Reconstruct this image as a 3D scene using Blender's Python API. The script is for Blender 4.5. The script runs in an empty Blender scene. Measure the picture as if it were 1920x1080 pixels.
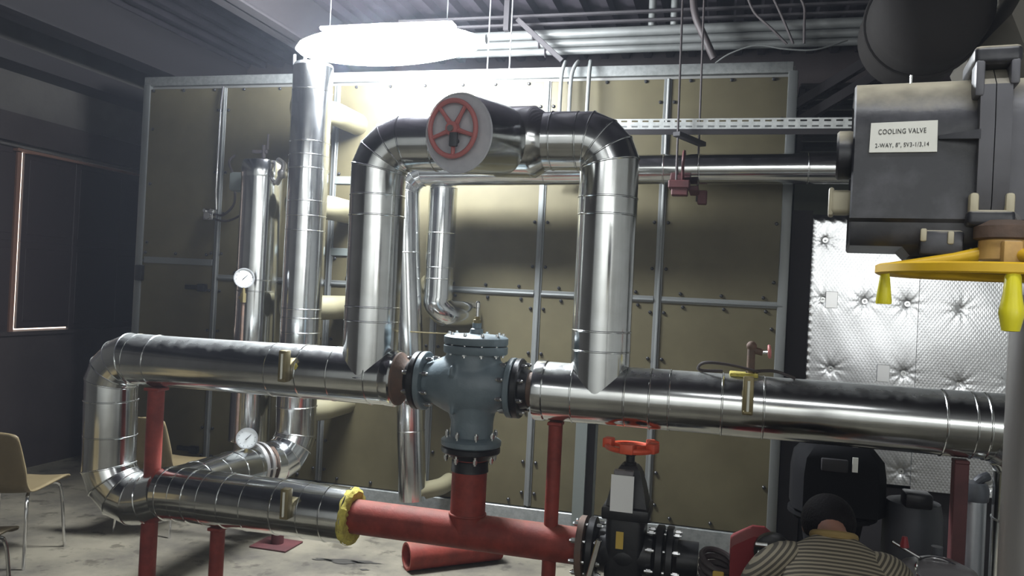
import bpy, bmesh, math, random
from mathutils import Vector, Matrix
random.seed(7)
PI = math.pi
scene = bpy.context.scene
COL = scene.collection

# ------------------------------------------------------------------ camera, world, lights, exposure
# World axes: X runs along the air handler's wall, Y goes into the room towards it, Z is up.
ROLL, YAW, PITCH = math.atan(.05), math.radians(15), math.atan(5 / 1500)
cam = bpy.data.cameras.new('camera')
cam_o = bpy.data.objects.new('camera', cam)
COL.objects.link(cam_o)
cam.sensor_width = 36
cam.lens = 1500 / 1920 * 36
cam.clip_start = .05
R = (Matrix.Rotation(YAW, 4, 'Z') @ Matrix.Rotation(PI / 2 + PITCH, 4, 'X') @ Matrix.Rotation(ROLL, 4, 'Z'))
cam_o.matrix_world = Matrix.Translation((0, 0, 1.72)) @ R
scene.camera = cam_o

world = bpy.data.worlds.new('daylight_outside')
scene.world = world
world.use_nodes = True
world.node_tree.nodes['Background'].inputs[0].default_value = (1, .82, .7, 1)
world.node_tree.nodes['Background'].inputs[1].default_value = 3.0

vs = scene.view_settings
vs.view_transform = 'Standard'
vs.look = 'None'
vs.gamma = 1
vs.use_curve_mapping = False
vs.exposure = 0.0

LAMP_STRENGTH = 330.0          # luminaire above the pipes
for nm, loc, rot, w, sz in (('ceiling_tube_light', (.45, .75, 3.25), (0, 0, 0), 19, (1.2, .045)),
                            ('ceiling_tube_light', (-2.3, -1.2, 3.25), (0, 0, 0), 20, (1.2, .045)),
                            ('added_wall_wash_light', (.3, -2.1, 3.3), (-PI * .36, 0, 0), 130, (3.2, .1)),  # added: washes the wall behind the camera to brighten pipe reflections
                            ('wall_tube_light', (2.9, -3.4, 2.36), (PI / 2, 0, 0), 34, (1.2, .12))):
    l = bpy.data.lights.new(nm, 'AREA')
    l.shape = 'RECTANGLE'
    l.size, l.size_y = sz
    l.energy = w
    l.color = (.96, .98, 1)
    o = bpy.data.objects.new(nm, l)
    COL.objects.link(o)
    o.location = loc
    o.rotation_euler = rot
    o['label'] = 'out-of-view area light'
    o['kind'] = 'helper'

# ------------------------------------------------------------------ materials
def nodes(m):
    return m.node_tree.nodes, m.node_tree.links

def mat(name, col, rough=.5, metal=0., bump=0., bscale=40., col2=None, cscale=6., cmix=(.4, .62), spec=.5,
        dust=None, dustlo=.25, dustmax=1., emit=None, estr=0., rvar=0., stretch=None, alpha=None, trans=0.):
    m = bpy.data.materials.new(name)
    m.use_nodes = True
    n, L = nodes(m)
    b = n['Principled BSDF']
    b.inputs['Base Color'].default_value = (*col, 1)
    b.inputs['Roughness'].default_value = rough
    b.inputs['Metallic'].default_value = metal
    b.inputs['Specular IOR Level'].default_value = spec
    tc = n.new('ShaderNodeTexCoord')
    src = tc.outputs['Object']
    if stretch:
        mp = n.new('ShaderNodeMapping')
        mp.inputs['Scale'].default_value = stretch
        L.new(src, mp.inputs[0])
        src = mp.outputs[0]
    colout = None
    if col2:
        t = n.new('ShaderNodeTexNoise')
        t.inputs['Scale'].default_value = cscale
        t.inputs['Detail'].default_value = 6
        t.inputs['Roughness'].default_value = .6
        L.new(src, t.inputs['Vector'])
        r = n.new('ShaderNodeValToRGB')
        r.color_ramp.elements[0].position, r.color_ramp.elements[1].position = cmix
        r.color_ramp.elements[0].color = (*col, 1)
        r.color_ramp.elements[1].color = (*col2, 1)
        L.new(t.outputs['Fac'], r.inputs[0])
        colout = r.outputs[0]
        L.new(colout, b.inputs['Base Color'])
    if dust:
        g = n.new('ShaderNodeNewGeometry')
        s = n.new('ShaderNodeSeparateXYZ')
        L.new(g.outputs['Normal'], s.inputs[0])
        t = n.new('ShaderNodeTexNoise')
        t.inputs['Scale'].default_value = 22
        t.inputs['Detail'].default_value = 5
        L.new(tc.outputs['Object'], t.inputs['Vector'])
        ad = n.new('ShaderNodeMath'); ad.operation = 'MULTIPLY_ADD'
        ad.inputs[1].default_value = .5
        L.new(t.outputs['Fac'], ad.inputs[0])
        L.new(s.outputs['Z'], ad.inputs[2])
        mr = n.new('ShaderNodeMapRange')
        mr.inputs['From Min'].default_value = dustlo + .25
        mr.inputs['From Max'].default_value = dustlo + .8
        mr.inputs['To Max'].default_value = dustmax
        L.new(ad.outputs[0], mr.inputs['Value'])
        mx = n.new('ShaderNodeMix'); mx.data_type = 'RGBA'
        if colout: L.new(colout, mx.inputs['A'])
        else: mx.inputs['A'].default_value = (*col, 1)
        mx.inputs['B'].default_value = (*dust, 1)
        L.new(mr.outputs[0], mx.inputs['Factor'])
        L.new(mx.outputs['Result'], b.inputs['Base Color'])
        m2 = n.new('ShaderNodeMix')
        m2.inputs['A'].default_value, m2.inputs['B'].default_value = rough, .9
        L.new(mr.outputs[0], m2.inputs['Factor'])
        L.new(m2.outputs['Result'], b.inputs['Roughness'])
        if metal:
            m3 = n.new('ShaderNodeMix')
            m3.inputs['A'].default_value, m3.inputs['B'].default_value = metal, 0.
            L.new(mr.outputs[0], m3.inputs['Factor'])
            L.new(m3.outputs['Result'], b.inputs['Metallic'])
    elif rvar:
        t = n.new('ShaderNodeTexNoise')
        t.inputs['Scale'].default_value = 9
        t.inputs['Detail'].default_value = 5
        L.new(src, t.inputs['Vector'])
        mr = n.new('ShaderNodeMapRange')
        mr.inputs['To Min'].default_value, mr.inputs['To Max'].default_value = rough - rvar, rough + rvar
        L.new(t.outputs['Fac'], mr.inputs['Value'])
        L.new(mr.outputs[0], b.inputs['Roughness'])
    if bump:
        t = n.new('ShaderNodeTexNoise')
        t.inputs['Scale'].default_value = bscale
        t.inputs['Detail'].default_value = 3
        L.new(src, t.inputs['Vector'])
        bp = n.new('ShaderNodeBump')
        bp.inputs['Strength'].default_value = bump
        bp.inputs['Distance'].default_value = .01
        L.new(t.outputs['Fac'], bp.inputs['Height'])
        L.new(bp.outputs[0], b.inputs['Normal'])
    if emit:
        b.inputs['Emission Color'].default_value = (*emit, 1)
        b.inputs['Emission Strength'].default_value = estr
    if trans:
        b.inputs['Transmission Weight'].default_value = trans
    return m

M = {}
M['alu'] = mat('aluminium_cladding', (.74, .76, .76), .15, 1, bump=.025, bscale=4, col2=(.62, .63, .62), cscale=4, rvar=.05)
M['alu_dusty'] = mat('dusty_aluminium_cladding', (.74, .76, .75), .16, 1, bump=.03, bscale=4, col2=(.6, .61, .6), cscale=4,
                     dust=(.2, .2, .18), dustlo=.62, dustmax=.38)
M['alu_dull'] = mat('dull_aluminium', (.5, .52, .54), .42, 1, bump=.05, bscale=30, col2=(.42, .43, .45))
M['pipe_dull'] = mat('dimmed_pipe', (.15, .155, .15), .5, .3, bump=.05, bscale=30, col2=(.11, .115, .11), cscale=4)  # silver darkened in colour to keep the ceiling pipes dim
M['rod'] = mat('galvanised_rod', (.62, .63, .63), .35, .9)
M['tray'] = mat('bright_galvanised_steel', (.68, .7, .69), .42, .3, bump=.08, bscale=90, col2=(.55, .57, .56), cscale=30)
M['galv'] = mat('galvanised_steel', (.26, .27, .265), .42, .35, bump=.08, bscale=90, col2=(.2, .21, .205), cscale=30)
M['strip'] = mat('aluminium_profile', (.145, .152, .148), .42, .35, bump=.03, bscale=60)
M['panel'] = mat('cream_panel', (.082, .071, .039), .5, 0, bump=.04, bscale=12, col2=(.056, .047, .025), spec=.3, cscale=2.6, cmix=(.35, .75))
M['cream'] = mat('cream_paint', (.2, .182, .115), .42, 0, bump=.03)
M['dark_gap'] = mat('black_gasket', (.012, .011, .012), .7)
M['casing'] = mat('casing_steel', (.2, .2, .19), .5, .4)
M['red'] = mat('red_primer', (.23, .04, .028), .6, 0, bump=.12, bscale=60, col2=(.15, .028, .02), cscale=9, dust=(.17, .11, .08), dustlo=.68, dustmax=.6, spec=.3)
M['darkred'] = mat('dark_red_paint', (.085, .022, .023), .6, col2=(.055, .015, .016))
M['brown'] = mat('rusty_pipe', (.1, .07, .055), .7, .1, bump=.2, bscale=60, col2=(.14, .085, .06), cscale=14)
M['valve'] = mat('blue_grey_paint', (.135, .172, .19), .42, 0, bump=.1, bscale=90, col2=(.105, .138, .155), cscale=7)
M['black'] = mat('black_paint', (.01, .01, .011), .36, 0, bump=.05, bscale=70, col2=(.017, .017, .018), cscale=12, spec=.35)
M['matte_black'] = mat('matte_black', (.007, .007, .008), .8, spec=.12)
M['bolt'] = mat('zinc_bolt', (.72, .73, .72), .25, 1)
M['brass'] = mat('tarnished_brass', (.2, .165, .08), .45, .5, bump=.1)
M['white'] = mat('white_paper', (.72, .72, .7), .6)
M['dial'] = mat('dial_face', (.62, .64, .64), .35)
M['glass'] = mat('tube_glass', (.75, .75, .65), .12)
M['yellow_foam'] = mat('yellow_foam', (.52, .45, .09), .85, 0, bump=.6, bscale=70, col2=(.32, .26, .06), cscale=22)
M['yellow'] = mat('yellow_paint', (.8, .5, .02), .4, 0, bump=.04, col2=(.7, .42, .02))
M['yellow_grip'] = mat('yellow_plastic', (.8, .72, .02), .35)
M['ochre'] = mat('ochre_paint', (.62, .38, .12), .5, 0, bump=.1, bscale=50, col2=(.5, .3, .1), cscale=20, dust=(.5, .4, .27), dustlo=.6)
M['act'] = mat('dusty_black_housing', (.018, .019, .024), .36, 0, bump=.06, bscale=50, col2=(.06, .06, .07), cscale=11, cmix=(.45, .7),
               dust=(.46, .42, .32), dustlo=.28)
M['act_grey'] = mat('grey_housing', (.09, .09, .102), .45, 0, bump=.05, col2=(.07, .07, .078), dust=(.46, .42, .32), dustlo=.45)
M['beige'] = mat('beige_plastic', (.46, .42, .3), .55)
M['plate'] = mat('nameplate', (.7, .7, .64), .5)
M['ink'] = mat('black_ink', (.03, .03, .03), .7)
M['chair'] = mat('beige_shell', (.185, .145, .078), .45, 0, col2=(.15, .115, .06), cscale=5)
M['chrome'] = mat('chrome', (.75, .75, .75), .12, 1)
M['wall'] = mat('grey_plaster', (.08, .074, .067), .85, 0, bump=.2, bscale=20, col2=(.065, .059, .054), cscale=3)
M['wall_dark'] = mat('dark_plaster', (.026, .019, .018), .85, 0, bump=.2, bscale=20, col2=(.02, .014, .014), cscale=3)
M['wall_pale'] = mat('pale_plaster', (.68, .68, .65), .85, 0, bump=.15, bscale=20, col2=(.6, .6, .57), cscale=2)
M['ceiling'] = mat('dark_steel_deck', (.03, .025, .032), .6, .1, col2=(.02, .017, .021), cscale=3)
M['beam'] = mat('dark_steel_beam', (.025, .022, .024), .6, .1)
M['shutter'] = mat('dark_brown_shutter', (.02, .013, .014), .6)
M['copper_frame'] = mat('brown_window_frame', (.2, .11, .08), .45, .2)
M['grey_wall'] = mat('grey_green_wall', (.11, .12, .095), .8)
M['duct'] = mat('dark_duct', (.03, .027, .025), .8, 0, bump=.1, spec=.2)
M['duct_box'] = mat('pale_duct', (.22, .205, .175), .7)
M['motor'] = mat('grey_motor', (.055, .058, .066), .5, .1, bump=.1)
M['steel'] = mat('dull_steel', (.42, .41, .4), .4, .8, bump=.05)
M['clear'] = mat('cloudy_plastic', (.17, .16, .165), .3, .1, bump=.08)
M['greypost'] = mat('grey_green_paint', (.17, .19, .18), .5, .2)
M['orange'] = mat('orange_red_paint', (.62, .085, .03), .45, 0, bump=.05, col2=(.5, .06, .025))
M['hw_red'] = mat('bloom_paled_red', (.5, .17, .16), .55)  # red paled in colour for lamp bloom over the arch handwheel
M['disc'] = mat('bloom_paled_lid', (.6, .61, .64), .5, .15, bump=.06, bscale=18, col2=(.52, .53, .57), cscale=9)  # dull aluminium lid with the lamp's bloom put into its pale colour
M['sticker'] = mat('yellow_sticker', (.5, .34, .06), .5)
M['cable'] = mat('grey_cable', (.12, .125, .12), .55)
M['dark_cable'] = mat('dark_cable', (.05, .04, .04), .6)
M['skin'] = mat('skin', (.24, .115, .075), .55, 0, bump=.05)
M['hair'] = mat('black_hair', (.005, .004, .0045), .7, 0, bump=.5, bscale=120, spec=.15)
M['trousers'] = mat('dark_trousers', (.03, .033, .045), .85)
M['shoe'] = mat('dark_shoe', (.025, .022, .02), .6)
M['collar'] = mat('ochre_collar', (.22, .15, .05), .8)
M['lamp_body'] = mat('white_enamel', (.75, .76, .78), .4)
M['lamp'] = mat('lamp_bloom_emitter', (.9, .92, .95), .4, emit=(.9, .95, 1.0), estr=LAMP_STRENGTH)
M['lining'] = mat('black_insulation', (.016, .014, .016), .85)
M['tape'] = mat('dull_foil_tape', (.75, .75, .75), .33, 1)
M['eye'] = mat('eye', (.5, .48, .45), .3)

def special():
    # concrete floor with worn, stained patches
    m = mat('concrete_floor', (.27, .26, .205), .75, 0, bump=.25, bscale=18)
    n, L = nodes(m)
    b = n['Principled BSDF']
    tc = n.new('ShaderNodeTexCoord')
    def ramp(scale, lo, hi, c0, c1, det=6, rough=.62):
        t = n.new('ShaderNodeTexNoise'); t.inputs['Scale'].default_value = scale; t.inputs['Detail'].default_value = det
        t.inputs['Roughness'].default_value = rough
        L.new(tc.outputs['Object'], t.inputs['Vector'])
        r = n.new('ShaderNodeValToRGB')
        r.color_ramp.elements[0].position, r.color_ramp.elements[1].position = lo, hi
        r.color_ramp.elements[0].color, r.color_ramp.elements[1].color = (*c0, 1), (*c1, 1)
        L.new(t.outputs['Fac'], r.inputs[0])
        return r.outputs[0]
    a = ramp(1.7, .35, .62, (.06, .053, .042), (.165, .148, .108))
    c = ramp(7, .36, .44, (.35, .33, .3), (1, 1, 1))
    mx = n.new('ShaderNodeMix'); mx.data_type = 'RGBA'; mx.blend_type = 'MULTIPLY'; mx.inputs['Factor'].default_value = .8
    L.new(a, mx.inputs['A']); L.new(c, mx.inputs['B'])
    L.new(mx.outputs['Result'], b.inputs['Base Color'])
    M['floor'] = m
    # embossed foil facing: diamond embossing as fine relief
    m = mat('embossed_foil', (.66, .67, .68), .27, 1)
    n, L = nodes(m)
    b = n['Principled BSDF']
    tc = n.new('ShaderNodeTexCoord')
    hs = []
    for ang in (.6, -.6):
        mp = n.new('ShaderNodeMapping'); mp.inputs['Rotation'].default_value = (0, ang, 0)
        L.new(tc.outputs['Object'], mp.inputs[0])
        w = n.new('ShaderNodeTexWave'); w.bands_direction = 'X'; w.inputs['Scale'].default_value = 17
        w.inputs['Distortion'].default_value = .4
        L.new(mp.outputs[0], w.inputs['Vector'])
        hs.append(w.outputs['Fac'])
    ad = n.new('ShaderNodeMath'); ad.operation = 'MAXIMUM'
    L.new(hs[0], ad.inputs[0]); L.new(hs[1], ad.inputs[1])
    t = n.new('ShaderNodeTexNoise'); t.inputs['Scale'].default_value = 14; t.inputs['Detail'].default_value = 4
    L.new(tc.outputs['Object'], t.inputs['Vector'])
    a2 = n.new('ShaderNodeMath'); a2.operation = 'MULTIPLY_ADD'; a2.inputs[1].default_value = 1.2
    L.new(t.outputs['Fac'], a2.inputs[0]); L.new(ad.outputs[0], a2.inputs[2])
    bp = n.new('ShaderNodeBump'); bp.inputs['Strength'].default_value = .1; bp.inputs['Distance'].default_value = .004
    L.new(a2.outputs[0], bp.inputs['Height']); L.new(bp.outputs[0], b.inputs['Normal'])
    M['foil'] = m
    M['foil_plain'] = m.copy(); M['foil_plain'].node_tree.nodes['Bump'].inputs['Strength'].default_value = .06
    # striped knit: pale lines on dark olive
    for nm, axis in (('shirt', 'Z'), ('sleeve', 'Z')):
        m = mat('striped_' + nm, (.05, .045, .035), .85)
        n, L = nodes(m)
        b = n['Principled BSDF']
        tc = n.new('ShaderNodeTexCoord')
        mp = n.new('ShaderNodeMapping')
        mp.inputs['Rotation'].default_value = (math.radians(40), 0, 0) if nm == 'shirt' else (0, math.radians(50), 0)
        L.new(tc.outputs['Object'], mp.inputs[0])
        w = n.new('ShaderNodeTexWave'); w.bands_direction = axis; w.inputs['Scale'].default_value = 21
        w.inputs['Distortion'].default_value = .5; w.inputs['Detail Scale'].default_value = .6
        L.new(mp.outputs[0], w.inputs['Vector'])
        r = n.new('ShaderNodeValToRGB')
        r.color_ramp.elements[0].position, r.color_ramp.elements[1].position = .45, .6
        r.color_ramp.elements[0].color, r.color_ramp.elements[1].color = (.055, .047, .034, 1), (.23, .2, .14, 1)
        L.new(w.outputs['Fac'], r.inputs[0]); L.new(r.outputs[0], b.inputs['Base Color'])
        M[nm] = m
special()

# ------------------------------------------------------------------ mesh helpers
def frame(d):
    d = Vector(d).normalized()
    a = d.cross(Vector((0, 0, 1)))
    if a.length < 1e-4: a = d.cross(Vector((0, 1, 0)))
    a.normalize()
    return a, d.cross(a), d

class MB:
    def __init__(self): self.bm = bmesh.new()
    def box(self, lo, hi, bev=0, seg=2, rot=None, piv=None):
        lo, hi = Vector(lo), Vector(hi)
        c, s = (lo + hi) / 2, hi - lo
        r = bmesh.ops.create_cube(self.bm, size=1)
        vs_ = r['verts']
        for v in vs_: v.co = Vector((v.co.x * s.x, v.co.y * s.y, v.co.z * s.z)) + c
        if bev:
            es = list({e for v in vs_ for e in v.link_edges})
            g = bmesh.ops.bevel(self.bm, geom=es, offset=bev, segments=seg, profile=.5, affect='EDGES')
            vs_ = list({v for f in g['faces'] for v in f.verts} | {v for v in vs_ if v.is_valid})
        if rot:
            piv = Vector(piv) if piv else c
            for v in vs_: v.co = rot @ (v.co - piv) + piv
        return self
    def rings(self, rings, cap0=True, cap1=True, close=False):
        bm = self.bm
        R_ = [[bm.verts.new(p) for p in r] for r in rings]
        n = len(R_[0])
        m_ = len(R_) if close else len(R_) - 1
        for i in range(m_):
            a, b = R_[i], R_[(i + 1) % len(R_)]
            for k in range(n):
                bm.faces.new((a[k], a[(k + 1) % n], b[(k + 1) % n], b[k]))
        if not close:
            if cap0: bm.faces.new(R_[0][::-1])
            if cap1: bm.faces.new(R_[-1])
        return self
    def lathe(self, prof, org, d, seg=32, cap0=True, cap1=True):
        a, b, d = frame(d); org = Vector(org)
        return self.rings([[org + d * h + (a * math.cos(t) + b * math.sin(t)) * r for t in (2 * PI * k / seg for k in range(seg))]
                           for r, h in prof], cap0, cap1)
    def cyl(self, p0, p1, r0, r1=None, seg=24, bev=0):
        p0, p1 = Vector(p0), Vector(p1)
        h = (p1 - p0).length; r1 = r0 if r1 is None else r1
        pr = [(r0, 0), (r1, h)] if not bev else [(r0 - bev, 0), (r0, bev), (r1, h - bev), (r1 - bev, h)]
        return self.lathe(pr, p0, p1 - p0, seg)
    def ring(self, p, d, ro, ri, h, seg=32):
        return self._ringclose([(ro, 0), (ro, h), (ri, h), (ri, 0)], p, d, seg)
    def _ringclose(self, prof, org, d, seg):
        a, b, d = frame(d); org = Vector(org)
        R_ = [[org + d * h + (a * math.cos(t) + b * math.sin(t)) * r for t in (2 * PI * k / seg for k in range(seg))] for r, h in prof]
        return self.rings(R_, close=True)
    def torus(self, c, d, R_, r, seg=40, ns=10, sq=1.0):
        a, b, d = frame(d); c = Vector(c)
        rs = []
        for i in range(seg):
            t = 2 * PI * i / seg
            e = a * math.cos(t) + b * math.sin(t)
            rs.append([c + e * (R_ + r * math.cos(s)) + d * (r * sq * math.sin(s)) for s in (2 * PI * k / ns for k in range(ns))])
        return self.rings(rs, close=True)
    def tube(self, pts, r, seg=8):
        pts = [Vector(p) for p in pts]
        rs = []; prev = None
        for i, p in enumerate(pts):
            d = (pts[min(i + 1, len(pts) - 1)] - pts[max(i - 1, 0)]).normalized()
            if prev is None: a, b, _ = frame(d)
            else:
                a = (prev - d * prev.dot(d)).normalized(); b = d.cross(a)
            prev = a
            rr = r[i] if isinstance(r, (list, tuple)) else r
            rs.append([p + (a * math.cos(t) + b * math.sin(t)) * rr for t in (2 * PI * k / seg for k in range(seg))])
        return self.rings(rs)
    def ball(self, c, r, sc=(1, 1, 1), u=20, v=12):
        g = bmesh.ops.create_uvsphere(self.bm, u_segments=u, v_segments=v, radius=1)
        for w in g['verts']: w.co = Vector(c) + Vector((w.co.x * r * sc[0], w.co.y * r * sc[1], w.co.z * r * sc[2]))
        return self
    def prism(self, poly, d):
        """poly: list of 3D points, extruded by vector d"""
        d = Vector(d)
        return self.rings([[Vector(p) for p in poly], [Vector(p) + d for p in poly]])
    def quads(self, verts, faces):
        vs_ = [self.bm.verts.new(v) for v in verts]
        for f in faces: self.bm.faces.new([vs_[i] for i in f])
        return self

def smooth_path(pts, n=8):
    """Catmull-Rom through pts"""
    P_ = [Vector(p) for p in pts]; out = []
    for i in range(len(P_) - 1):
        p0, p1, p2, p3 = P_[max(i - 1, 0)], P_[i], P_[i + 1], P_[min(i + 2, len(P_) - 1)]
        for k in range(n):
            t = k / n
            out.append(.5 * ((2 * p1) + (p2 - p0) * t + (2 * p0 - 5 * p1 + 4 * p2 - p3) * t * t + (3 * p1 - p0 - 3 * p2 + p3) * t ** 3))
    return out + [P_[-1]]

ORG = {}
def link(name, me, m, parent=None):
    o = bpy.data.objects.new(name, me)
    COL.objects.link(o)
    if m and not me.materials: me.materials.append(m)
    if parent: o.parent = parent
    return o

def build(mb, name, m, parent=None, label=None, angle=35, local=False):
    bm = mb.bm
    if parent is not None and parent.name in ORG and not local:
        off = ORG[parent.name]
        for v in bm.verts: v.co -= off
    bmesh.ops.recalc_face_normals(bm, faces=bm.faces)
    ca = math.radians(angle)
    for f in bm.faces: f.smooth = True
    for e in bm.edges:
        if len(e.link_faces) == 2 and e.calc_face_angle(0) > ca: e.smooth = False
    me = bpy.data.meshes.new(name)
    bm.to_mesh(me); bm.free()
    o = link(name, me, M[m] if isinstance(m, str) else m, parent)
    if parent is not None and parent.name in ORG: ORG[o.name] = ORG[parent.name]
    if label: o['label'] = label
    return o

def thing(name, label, cat, loc=(0, 0, 0), rz=0, group=None, local=False):
    o = bpy.data.objects.new(name, None)
    o.empty_display_size = .1
    COL.objects.link(o)
    o.location = loc; o.rotation_euler = (0, 0, rz)
    o['label'] = label; o['category'] = cat
    if group: o['group'] = group
    if not local: ORG[o.name] = Vector(loc)
    return o

def tag(o, label, cat, group=None):
    o['label'] = label; o['category'] = cat
    if group: o['group'] = group
    return o

def struct(mb, name, m, parent=None):
    o = build(mb, name, m, parent)
    if parent is None: o['kind'] = 'structure'
    return o

def share(o, name, loc, parent, rot=None):
    """another object with the same mesh"""
    c = bpy.data.objects.new(name, o.data)
    COL.objects.link(c)
    c.parent = parent
    c.location = loc
    if rot: c.rotation_euler = rot
    return c

def expand(path, n=4):
    """path entries (x,y,z) or (x,y,z,R): bends become short mitred gores; returns joints and a flag per segment (True = gore)"""
    pts = [Vector(p[:3]) for p in path]
    out, gore = [pts[0]], []
    for i in range(1, len(path)):
        Rb = path[i][3] if len(path[i]) > 3 and i < len(path) - 1 else 0
        if not Rb:
            out.append(pts[i]); gore.append(False); continue
        d1 = (pts[i] - pts[i - 1]).normalized(); d2 = (pts[i + 1] - pts[i]).normalized()
        th = d1.angle(d2)
        tl = Rb * math.tan(th / 2)
        s = pts[i] - d1 * tl
        nrm = (d2 - d1 * d1.dot(d2)).normalized()
        c = s + nrm * Rb
        rr = Rb / math.cos(th / (2 * n))
        for k in range(n):
            a = (k + .5) * th / n
            out.append(c - nrm * rr * math.cos(a) + d1 * rr * math.sin(a))
            gore.append(k > 0)
    return out, gore

def clad(parent, path, r, m='alu', seg=56, n=4, bead=.0032, start=0, gore_name='elbow_gore', sheet='cladding_sheet'):
    """insulation jacket: each sheet and each elbow gore is a mesh of its own with a raised lap seam"""
    J, G = expand(path, n)
    N = []
    for i in range(len(J)):
        a = (J[i] - J[i - 1]).normalized() if i else (J[1] - J[0]).normalized()
        b = (J[i + 1] - J[i]).normalized() if i < len(J) - 1 else a
        if not i: a = b
        N.append((a + b).normalized())
    ref = None
    for i in range(len(J) - 1):
        t = (J[i + 1] - J[i]).normalized()
        if ref is None: a, b, _ = frame(t)
        else:
            a = (ref - t * ref.dot(t)).normalized(); b = t.cross(a)
        ref = a
        rad = r + (.0011 if (i + start) % 2 else 0)
        Ls = (J[i + 1] - J[i]).length
        def ringat(p, nr, rr, sh):
            out = []
            for k in range(seg):
                q = 2 * PI * k / seg
                o = (a * math.cos(q) + b * math.sin(q)) * rr
                out.append(p + o + t * (sh - o.dot(nr) / t.dot(nr)))
            return out
        w = min(.005, Ls * .1)
        rs = [ringat(J[i], N[i], rad - .004, 0), ringat(J[i], N[i], rad, .0), ringat(J[i], N[i], rad + bead, w * .5), ringat(J[i], N[i], rad + bead, w * 1.2),
              ringat(J[i], N[i], rad, w * 1.8), ringat(J[i + 1], N[i + 1], rad, 0), ringat(J[i + 1], N[i + 1], rad - .004, 0)]
        build(MB().rings(rs), gore_name if G[i] else sheet, m, parent, angle=12)

def bolts_circle(parent, c, d, R_, n, length, r=.011, m='bolt', phase=0., name='bolt', nut=.02):
    """a flange's bolts, one mesh each, sharing their data"""
    a, b, d = frame(d)
    c = Vector(c)
    mb = MB()
    mb.cyl(-d * length / 2, d * length / 2, r * .62, seg=8)
    for s in (-1, 1):
        e = d * (length / 2 - nut * .9) * s
        mb.cyl(e - d * nut / 2, e + d * nut / 2, r, seg=6)
    first = None
    for k in range(n):
        q = phase + 2 * PI * k / n
        p = c + (a * math.cos(q) + b * math.sin(q)) * R_ - ORG.get(parent.name, Vector())
        if first is None:
            first = build(mb, name, m)
            first.parent = parent; first.location = p
        else: share(first, name, p, parent)

# ------------------------------------------------------------------ the room
XL, XR, YB, YF, ZC = -5.7, 3.4, 7.4, -3.6, 3.98
struct(MB().box((XL - .2, YF - .2, -.12), (XR + .2, YB + .2, 0)), 'floor', 'floor')
ceil = struct(MB().box((XL - .2, YF - .2, ZC), (XR + .2, YB + .2, ZC + .12)), 'ceiling', 'ceiling')
rib0 = None
for i in range(46):
    x = XL + .1 + i * .2
    if rib0 is None:
        rib0 = build(MB().rings([[(-.05, -4.5, 0), (-.03, -4.5, -.06), (.03, -4.5, -.06), (.05, -4.5, 0)],
                                 [(-.05, 6.4, 0), (-.03, 6.4, -.06), (.03, 6.4, -.06), (.05, 6.4, 0)]]), 'deck_rib', 'ceiling', ceil)
        rib0.location = (x, 1, ZC)
    else: share(rib0, 'deck_rib', (x, 1, ZC), ceil)
for i, (x, z, w) in enumerate(((-3.32, 3.56, .2), (-5.0, 3.5, .24), (1.9, 3.5, .22))):
    b = MB()
    b.box((x - w / 2, YF, z), (x + w / 2, YB, z + .016)); b.box((x - .008, YF, z), (x + .008, YB, ZC)); b.box((x - w / 2, YF, ZC - .016), (x + w / 2, YB, ZC))
    struct(b, 'trim_%d' % (i + 1), 'beam')
# left wall with the shuttered window
WY0, WY1, WZ0, WZ1 = 3.55, 6.85, 1.17, 2.7
wl = MB()
wl.box((XL - .2, YF, 0), (XL, WY0, ZC)); wl.box((XL - .2, WY1, 0), (XL, YB, ZC))
wl.box((XL - .2, WY0, WZ1), (XL, WY1, ZC))
struct(wl, 'wall_left', 'wall')
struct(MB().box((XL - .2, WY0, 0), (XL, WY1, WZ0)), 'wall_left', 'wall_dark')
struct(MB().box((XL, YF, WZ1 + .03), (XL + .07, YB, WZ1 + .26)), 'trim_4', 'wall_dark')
struct(MB().box((XL, YF, 3.3), (XL + .3, YB, 3.44)), 'trim_5', 'beam')
win = bpy.data.objects.new('window_1', None); COL.objects.link(win); win['kind'] = 'structure'
# sliding shutter leaves: daylight only enters through the gaps between them
leaves = [(3.55, 4.25), (4.24, 4.82), (4.83, 5.37), (5.43, 5.98), (5.97, 6.5), (6.49, 6.85)]
for i, (y0, y1) in enumerate(leaves):
    for z0, z1 in ((WZ0 + (.022 if i == 3 else -.01), 1.932), (1.93, WZ1 - (.012 if i >= 3 else -.01))):
        b = MB()
        x = XL - .07 - .012 * (i % 2)
        b.box((x, y0, z0), (x + .03, y1, z1), .004, 1)
        b.box((x + .03, y0 + .05, z0 + .06), (x + .036, y1 - .05, z1 - .06), .003, 1)
        build(b, 'shutter_leaf', 'shutter', win)
build(MB().box((XL - .04, 5.33, WZ0), (XL - .02, 5.37, WZ1)), 'mullion', 'copper_frame', win)
build(MB().box((XL - .05, 5.3, WZ1 - .03), (XL + .01, WY1, WZ1 - .008)), 'head_rail', 'copper_frame', win)
build(MB().box((XL - .12, WY0, WZ0 - .03), (XL + .02, WY1, WZ0 - .005)), 'sill', 'wall_dark', win)
struct(MB().box((XR, YF, 0), (XR + .2, YB, ZC)), 'wall_right', 'wall_pale')
struct(MB().box((XL, YB, 0), (XR, YB + .2, ZC)), 'wall_back', 'wall_dark')
struct(MB().box((XL, YF - .2, 0), (XR, YF, ZC)), 'wall_front', 'wall_pale')

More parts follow.
